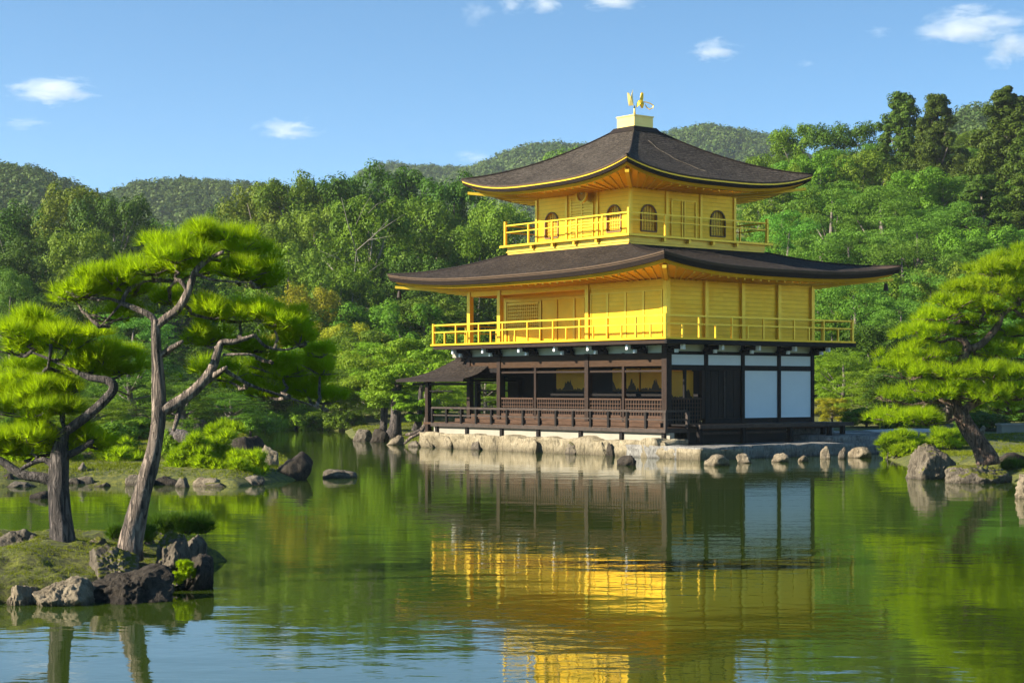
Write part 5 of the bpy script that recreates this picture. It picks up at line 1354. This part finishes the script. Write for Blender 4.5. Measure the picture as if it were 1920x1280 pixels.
# trees with dark trunks on the mossy point beside the porch
for k, (x, y0, x1, y1, r, crowns, lab) in enumerate((
    (718, 832, 722, 735, 8, ((700, 690, 200, 100), (640, 745, 110, 60)), 'layered bright pine with thin dark trunk at the tip of the mossy point'),
    (741, 822, 742, 735, 12, ((745, 672, 150, 90), (740, 735, 150, 60)), 'layered bright tree with thick dark trunk on the mossy point'),
    (786, 805, 789, 730, 6, ((800, 700, 130, 110), (775, 760, 90, 60)), 'layered bright tree with slim trunk behind the porch post'))):
    Y = 76 - k*1.5; mb = MB(); q = Y/F; b0 = P(x-6, y0+4, Y); e = empty('pine_tree', b0, 0, lab, 'tree')
    mb.tube([P(x-6, y0+4, Y)-b0, P(x, y0-20, Y)-b0, P(x+2, (y0+y1)/2, Y)-b0, P(x1, y1, Y)-b0, P(x1+14, y1-40, Y)-b0], [r*q*1.7, r*q, r*q*.85, r*q*.8, r*q*.3], 9, wob=.25, seed=k)
    mb.build('trunk', M['bark_dark'], e, smooth=True)
    rng = np.random.RandomState(70+k); cl = []
    for (cx_, cy_, w_, h_) in crowns:
        for i in range(9):
            a = i*2.4; u = math.sqrt((i+.5)/9)*.8; c_ = P(cx_ + w_/2*u*math.cos(a), cy_ + h_*.42*rng.uniform(-1, 1), Y + w_*q*.45*u*math.sin(a)) - b0
            cl.append((c_.x, c_.y, c_.z, w_*q*.24))
    o = link(bpy.data.objects.new('crown', np_mesh('crown', clump_leaves(rng, cl, 8, 130, .13, .42, .6, .5, .35), 4, M['l_fresh'])), e)
mb = MB(); Y = 68
for (pts, r) in (([(800,795),(785,812),(770,820),(758,832)], 5), ([(802,798),(795,815),(786,835)], 5), ([(800,800),(812,812),(826,812),(838,815)], 4), ([(790,806),(775,812),(760,815)], 4)):
    mb.tube([P(*p, Y) for p in pts], [r*Y/F, r*Y/F*.9, r*Y/F*.7, r*Y/F*.4][:len(pts)], 7, wob=.3, seed=int(r))
tag(mb.build('tree_roots', M['bark'], smooth=True), 'twisted grey roots spilling to the water below the porch post', 'roots')

# ------------------------------------------------------------------ clouds
def m_cloud(name, dens, seed):
    t = NT(name); t.n.remove(t.p); v = t.node('ShaderNodeVolumePrincipled'); c = t.co()
    ln = t.node('ShaderNodeVectorMath', operation='LENGTH'); t.l.new(c, ln.inputs[0])
    oi = t.node('ShaderNodeObjectInfo'); ad = t.node('ShaderNodeVectorMath', operation='ADD'); t.l.new(t.mapping(c, (1.5, 1.5, 1.7)), ad.inputs[0])
    t.l.new(t.math('MULTIPLY', oi.outputs['Random'], 60.0), ad.inputs[1])
    n = t.noise(ad.outputs[0], 1.1, 7, .62, .5)
    mp = t.n[-1] if False else None
    f = t.math('SUBTRACT', t.math('ADD', t.math('MULTIPLY', t.math('SUBTRACT', n, .5), 2.3), .62), t.math('MULTIPLY', ln.outputs['Value'], .95))
    f = t.math('MAXIMUM', f, 0.0)
    t.set(v.inputs['Density'], t.math('MULTIPLY', f, dens)); v.inputs['Color'].default_value = (1, .985, .97, 1); v.inputs['Anisotropy'].default_value = .0
    t.l.new(v.outputs[0], t.out.inputs['Volume'])
    return t.mat
CL = m_cloud('cloud_vapour', .036, 1); CLT = m_cloud('thin_cloud_vapour', .014, 1)
import bmesh
for k, (px, py, w, hh, thin, lab) in enumerate([
    (95, 170, 190, 58, 0, 'white two humped cloud at the left above the hills'), (45, 232, 110, 26, 1, 'thin faint cloud below the two humped one'),
    (540, 244, 130, 50, 0, 'small white cloud low over the central left hill'), (890, 296, 90, 36, 1, 'faint wisp just left of the upper roof tip'),
    (1338, 94, 120, 46, 0, 'small white cloud right of the finial'), (895, 24, 80, 60, 1, 'wispy cloud at the top, leftmost of four'),
    (960, 10, 60, 44, 0, 'little cloud puff at the top edge, second of four'), (1022, 8, 90, 54, 0, 'cloud puff at the top edge, third of four'),
    (1152, 2, 130, 40, 0, 'long flat cloud at the top edge, rightmost of four'), (1818, 46, 220, 84, 0, 'largest white cloud near the top right corner'),
    (1895, 90, 130, 84, 0, 'white cloud cut by the right picture edge'), (1648, 60, 60, 26, 1, 'tiny wisp left of the largest cloud'), (1512, 120, 44, 18, 1, 'faintest small wisp right of the roof in the sky')]):
    Y = 2600; bm = bmesh.new(); bmesh.ops.create_icosphere(bm, subdivisions=3, radius=1)
    me = bpy.data.meshes.new('cloud'); bm.to_mesh(me); bm.free(); me.materials.append(CLT if thin else CL)
    o = link(bpy.data.objects.new('cloud', me)); o.location = P(px, py, Y); s = 1.12*w*Y/F/2
    o.scale = (s, s*.7, 1.15*hh*Y/F/2); o.rotation_euler = (0, 0, k*1.1 if False else 0)
    tag(o, lab, 'cloud')

# ------------------------------------------------------------------ haze
mb = MB(); mb.box(-700, 700, -80, 1500, -2.4, 190)
t = NT('haze_air'); t.n.remove(t.p); v = t.node('ShaderNodeVolumePrincipled')
v.inputs['Color'].default_value = (.82, .90, 1.0, 1); v.inputs['Density'].default_value = .00014; v.inputs['Anisotropy'].default_value = .2
t.l.new(v.outputs[0], t.out.inputs['Volume'])
tag(mb.build('haze', t.mat), kind='stuff')
